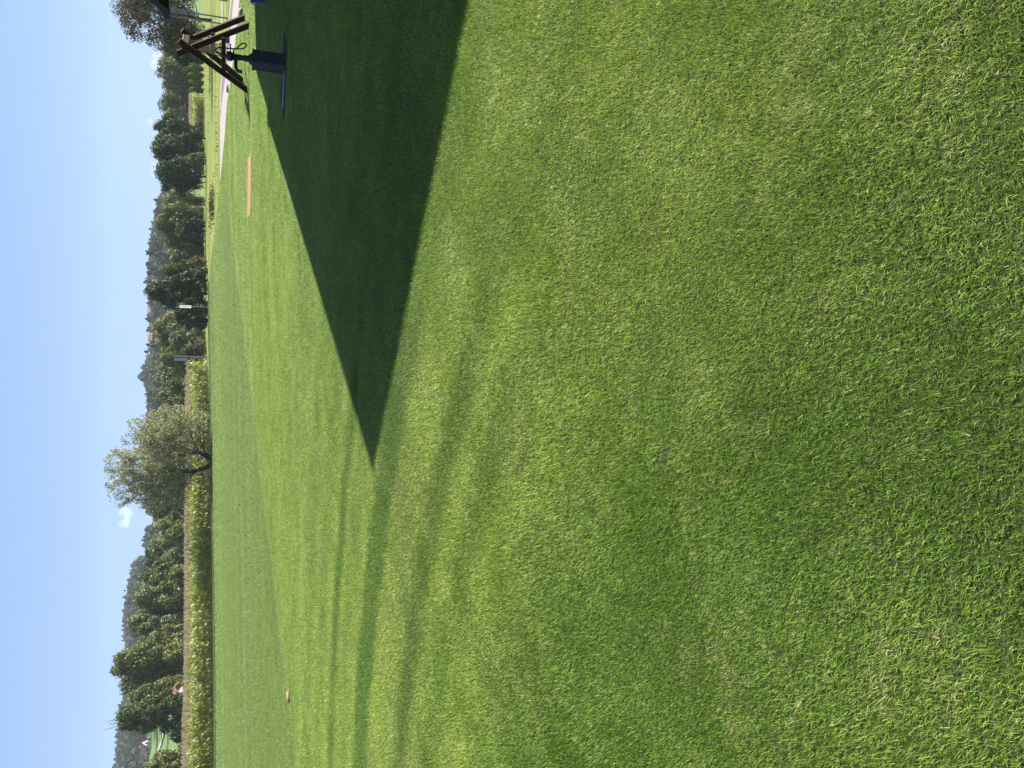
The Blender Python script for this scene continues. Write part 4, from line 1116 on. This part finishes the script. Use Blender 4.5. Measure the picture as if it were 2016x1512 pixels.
# ------------------------------------------------------------------ steel stand by the road (its second post is cut by the frame)
def steel_stand():
    Yd = G(448, 38).y
    b = atY(448, 20, Yd); base = Vector((b.x, Yd, 0))
    root = empty('steel_stand', base, 'tall galvanised steel stand with double posts beyond the road', 'stand')
    def loc(px, py): return atY(px, py, Yd) - base
    for py in (38, -9):
        a = loc(448, py); x0 = a.x; k = .02
        for dy, dx in ((0, .05), (.5, -.09)):
            MB().box((x0 + dx, dy, 1.65), (.065, .065, 3.5), None, .006).build('post', M_STEEL, root)
        m_ = MB()
        m_.box((x0 - .02, -.05, 2.75), (.26, .025, .10)); m_.box((x0 - .10, -.05, 2.25), (.05, .03, 1.1)); m_.box((x0 + .09, -.05, 2.45), (.07, .03, 1.5))
        m_.box((x0 - .02, -.055, 3.0), (.25, .03, .5)); m_.box((x0 - .02, -.055, 1.75), (.24, .03, .16)); m_.box((x0, -.05, 2.35), (.12, .02, .12))
        m_.build('bracket_plate', M_STEEL, root)
    MB().box(((loc(448, 38).x + loc(448, -1).x) / 2, .25, 3.42), (1.3, .5, .05)).build('top_panel', M_STEEL, root)
steel_stand()

# ------------------------------------------------------------------ blue tub at the frame edge, standing in the house shadow
def tub():
    p = atY(523, -14, G(523, -14).y); p.z = 0
    root = empty('plastic_tub', p, 'blue plastic tub standing on the shaded lawn by the house', 'tub')
    W = .52
    MB().lathe((0, 0, 0), [(.20, 0), (.24, .02), (.28, .30), (.30, .34), (.30, .37), (.27, .37), (.255, .32), (.22, .04), (.0, .035)], 28).build('shell', M_BLUE, root)
    for s in (-1, 1):
        MB().tube([(s * .29, -.08, .33), (s * .34, -.06, .30), (s * .34, .06, .30), (s * .29, .08, .33)], .012, 8).build('handle', M_BLUE, root)
tub()

# ------------------------------------------------------------------ the house at the right (casts the gable shadow)
def big_house():
    K = Vector((6.45, 20.85, 0)); Sx = Vector((1.13, .36, 0)); He = 2.42; Hr = 9.3
    eave = K + Sx * He; ridge = Vector((-.81, 8.12, 0)) + Sx * Hr
    eave2 = ridge + (ridge - eave); eave2.z = 0
    gdir = (eave - eave2); hw = gdir.length / 2; gdir.normalize(); e = Vector((gdir.y, -gdir.x, 0))
    if e.x < 0: e = -e
    root = empty('gabled_house', ridge + e * 7, 'dark roofed gabled house whose eave tip shows at the upper frame edge', 'house')
    o_ = Vector(root.location)
    LEN = 13.0; TH = .26
    slope = (Hr - He) / hw
    def P(s, l, z): return ridge + gdir * s + e * l + Vector((0, 0, z)) - o_
    r_ = MB()
    for sg in (1, -1):
        vs = []
        for l in (0, LEN):
            vs += [P(sg * hw, l, He), P(sg * (hw - .45), l, He + .08), P(0, l, Hr), P(0, l, Hr - TH * 1.2), P(sg * (hw - .45), l, He - .12), P(sg * hw, l, He - .12)]
        r_.add(vs, [(0, 1, 4, 5), (1, 2, 3, 4), (11, 10, 7, 6), (10, 9, 8, 7), (0, 6, 7, 1), (1, 7, 8, 2), (3, 9, 10, 4), (4, 10, 11, 5), (5, 11, 6, 0), (2, 8, 9, 3)])
    rf_ = r_.build('roof', M_ROOFD, root)
    for sg in (1, -1):
        MB().beam(P(sg * (hw + .06), .22, He - .06), P(sg * (hw + .06), LEN, He - .06), .13, .12, Vector((0, 0, 1)), .02).build('gutter', M_FASCIA, root)
        vs = []
        for l in (-.05, -.005):
            vs += [P(sg * hw, l, He + .0), P(sg * (hw - .45), l, He + .08), P(0, l, Hr + .0), P(0, l, Hr - .42), P(sg * (hw - .45), l, He - .16), P(sg * hw, l, He - .13)]
        MB().add(vs, [(0, 1, 4, 5), (1, 2, 3, 4), (11, 10, 7, 6), (10, 9, 8, 7), (0, 6, 7, 1), (1, 7, 8, 2), (3, 9, 10, 4), (4, 10, 11, 5), (5, 11, 6, 0)]).build('barge_board', M_FASCIA, root)
    hwl = hw - 1.0; l0 = .9; wt = He - .1
    wb = MB(); vs = []
    for l in (l0, LEN - .6):
        vs += [P(-hwl, l, -.1), P(hwl, l, -.1), P(hwl, l, wt), P(0, l, Hr - .45), P(-hwl, l, wt)]
    wb.add(vs, [(0, 1, 2, 3, 4), (9, 8, 7, 6, 5), (0, 5, 6, 1), (1, 6, 7, 2), (0, 4, 9, 5)])
    wb.build('wall', M_HWALL, root)
    for s, z in ((-6, 1.4), (-2.5, 1.4), (2.5, 1.4), (-2, 4.6), (2, 4.6)):
        f = MB().beam(P(s, l0 - .04, z - .7), P(s, l0 - .04, z + .7), 1.3, .1, e, .01).build('window', M_SIGNW, root)
        MB().beam(P(s, l0 - .10, z - .6), P(s, l0 - .10, z + .6), 1.1, .03, e).build('pane', M_GLASS, f)
    d_ = MB().beam(P(6, l0 - .04, 0), P(6, l0 - .04, 2.1), 1.1, .1, e, .01).build('door', M_TIMBER, root)
    MB().tube([P(6.4, l0 - .12, .95), P(6.4, l0 - .12, 1.15)], .015, 8).build('handle', M_STEEL, d_)
    # annexe
    q1 = Vector((9.3, 24.8, 0)) + Sx * 4.0; q0 = Vector((6.9, 20.85, 0)) + Sx * 4.0
    an = empty('annexe', (q0 + q1) / 2, 'flat roofed annexe behind the gabled house', 'building')
    oo = (q0 + q1) / 2; f6 = Vector((6.5, 0.2, 0))
    A = [q0 - oo, q1 - oo, q1 + f6 - oo, q0 + f6 - oo]
    MB().prism([(p.x, p.y) for p in [A[0], A[3], A[2], A[1]]], -.1, 3.8).build('wall', M_HWALL, an)
    MB().prism([(p.x * 1.0, p.y) for p in [A[0] + Vector((-.02, -.02, 0)), A[3], A[2] + Vector((.02, .02, 0)), A[1] + Vector((-.02, .02, 0))]], 3.8, 4.0).build('roof', M_ROOFD, an)
big_house()

# ------------------------------------------------------------------ clouds (volumes) beyond the hills
mc = bpy.data.materials.new('cloud'); mc.use_nodes = True
n = mc.node_tree; n.nodes.remove(n.nodes['Principled BSDF'])
pv = N(n, 'ShaderNodeVolumePrincipled'); pv.inputs['Color'].default_value = (1, 1, 1, 1); pv.inputs['Density'].default_value = 0.0036
pv.inputs['Anisotropy'].default_value = 0.2
pv.inputs['Emission Strength'].default_value = 0.0
n.links.new(pv.outputs[0], n.nodes['Material Output'].inputs['Volume'])
def cloud(px, py, wpx, hpx, label, seed, thick=1.0):
    Yd = 6000.0; c = atY(px, py, Yd); k = (c - EYE).dot(FWD) / 1568
    rg = random.Random(seed); import bmesh
    bm = bmesh.new()
    for i in range(9):
        u = rg.uniform(-.42, .42); r_ = hpx * k * rg.uniform(.22, .38) * (1.15 - abs(u))
        mt = Matrix.Translation((u * wpx * k, rg.uniform(-.5, .5) * hpx * k * .5, rg.uniform(-.28, .3) * hpx * k)) @ Matrix.Diagonal((r_ * rg.uniform(1, 1.5), r_, r_ * rg.uniform(.7, 1), 1))
        bmesh.ops.create_icosphere(bm, subdivisions=2, radius=1.0, matrix=mt)
    me = bpy.data.meshes.new('cloud'); bm.to_mesh(me); bm.free(); me.materials.append(mc)
    o = bpy.data.objects.new('cloud', me); COL.objects.link(o); o.location = c
    rm = o.modifiers.new('remesh', 'REMESH'); rm.mode = 'VOXEL'; rm.voxel_size = hpx * k * .06
    tx = bpy.data.textures.new('cloud_noise', 'CLOUDS'); tx.noise_scale = hpx * k * .22; tx.noise_depth = 4
    dm = o.modifiers.new('puff', 'DISPLACE'); dm.texture = tx; dm.strength = hpx * k * .48; dm.mid_level = .5
    tag(o, label, 'cloud', 'small fair weather clouds')
cloud(244, 1018, 42, 30, 'pinkish white cloud puff hanging left of the lone willow', 1)
cloud(311, 126, 44, 22, 'bright white cloud behind the willows beside the timber frame', 2)
cloud(296, 240, 14, 10, 'tiny faint cloud right above the dark oak group', 3)
cloud(303, 335, 30, 16, 'faint cloud left of the dark oaks low over the hill', 4)
cloud(309, 436, 18, 12, 'small white cloud above the feathery birch', 5)
cloud(300, 478, 24, 14, 'small white cloud above the pale stemmed willow', 6)
cloud(293, 604, 20, 12, 'small white cloud behind the two tiny red roofs', 7)
cloud(293, 802, 16, 14, 'small white cloud at the right edge of the lone willow', 8)

# ------------------------------------------------------------------ haze
mh = bpy.data.materials.new('haze'); mh.use_nodes = True
n = mh.node_tree; n.nodes.remove(n.nodes['Principled BSDF'])
pv = N(n, 'ShaderNodeVolumePrincipled'); pv.inputs['Color'].default_value = (.80, .88, 1, 1); pv.inputs['Density'].default_value = 0.00013
n.links.new(pv.outputs[0], n.nodes['Material Output'].inputs['Volume'])
hz = MB(); hz.prism([(-1600, -60), (1600, -60), (1600, 1560), (-1600, 1560)], -8, 140)
tag(hz.build('haze', mh), 'thin blue summer haze over the valley', kind='stuff')
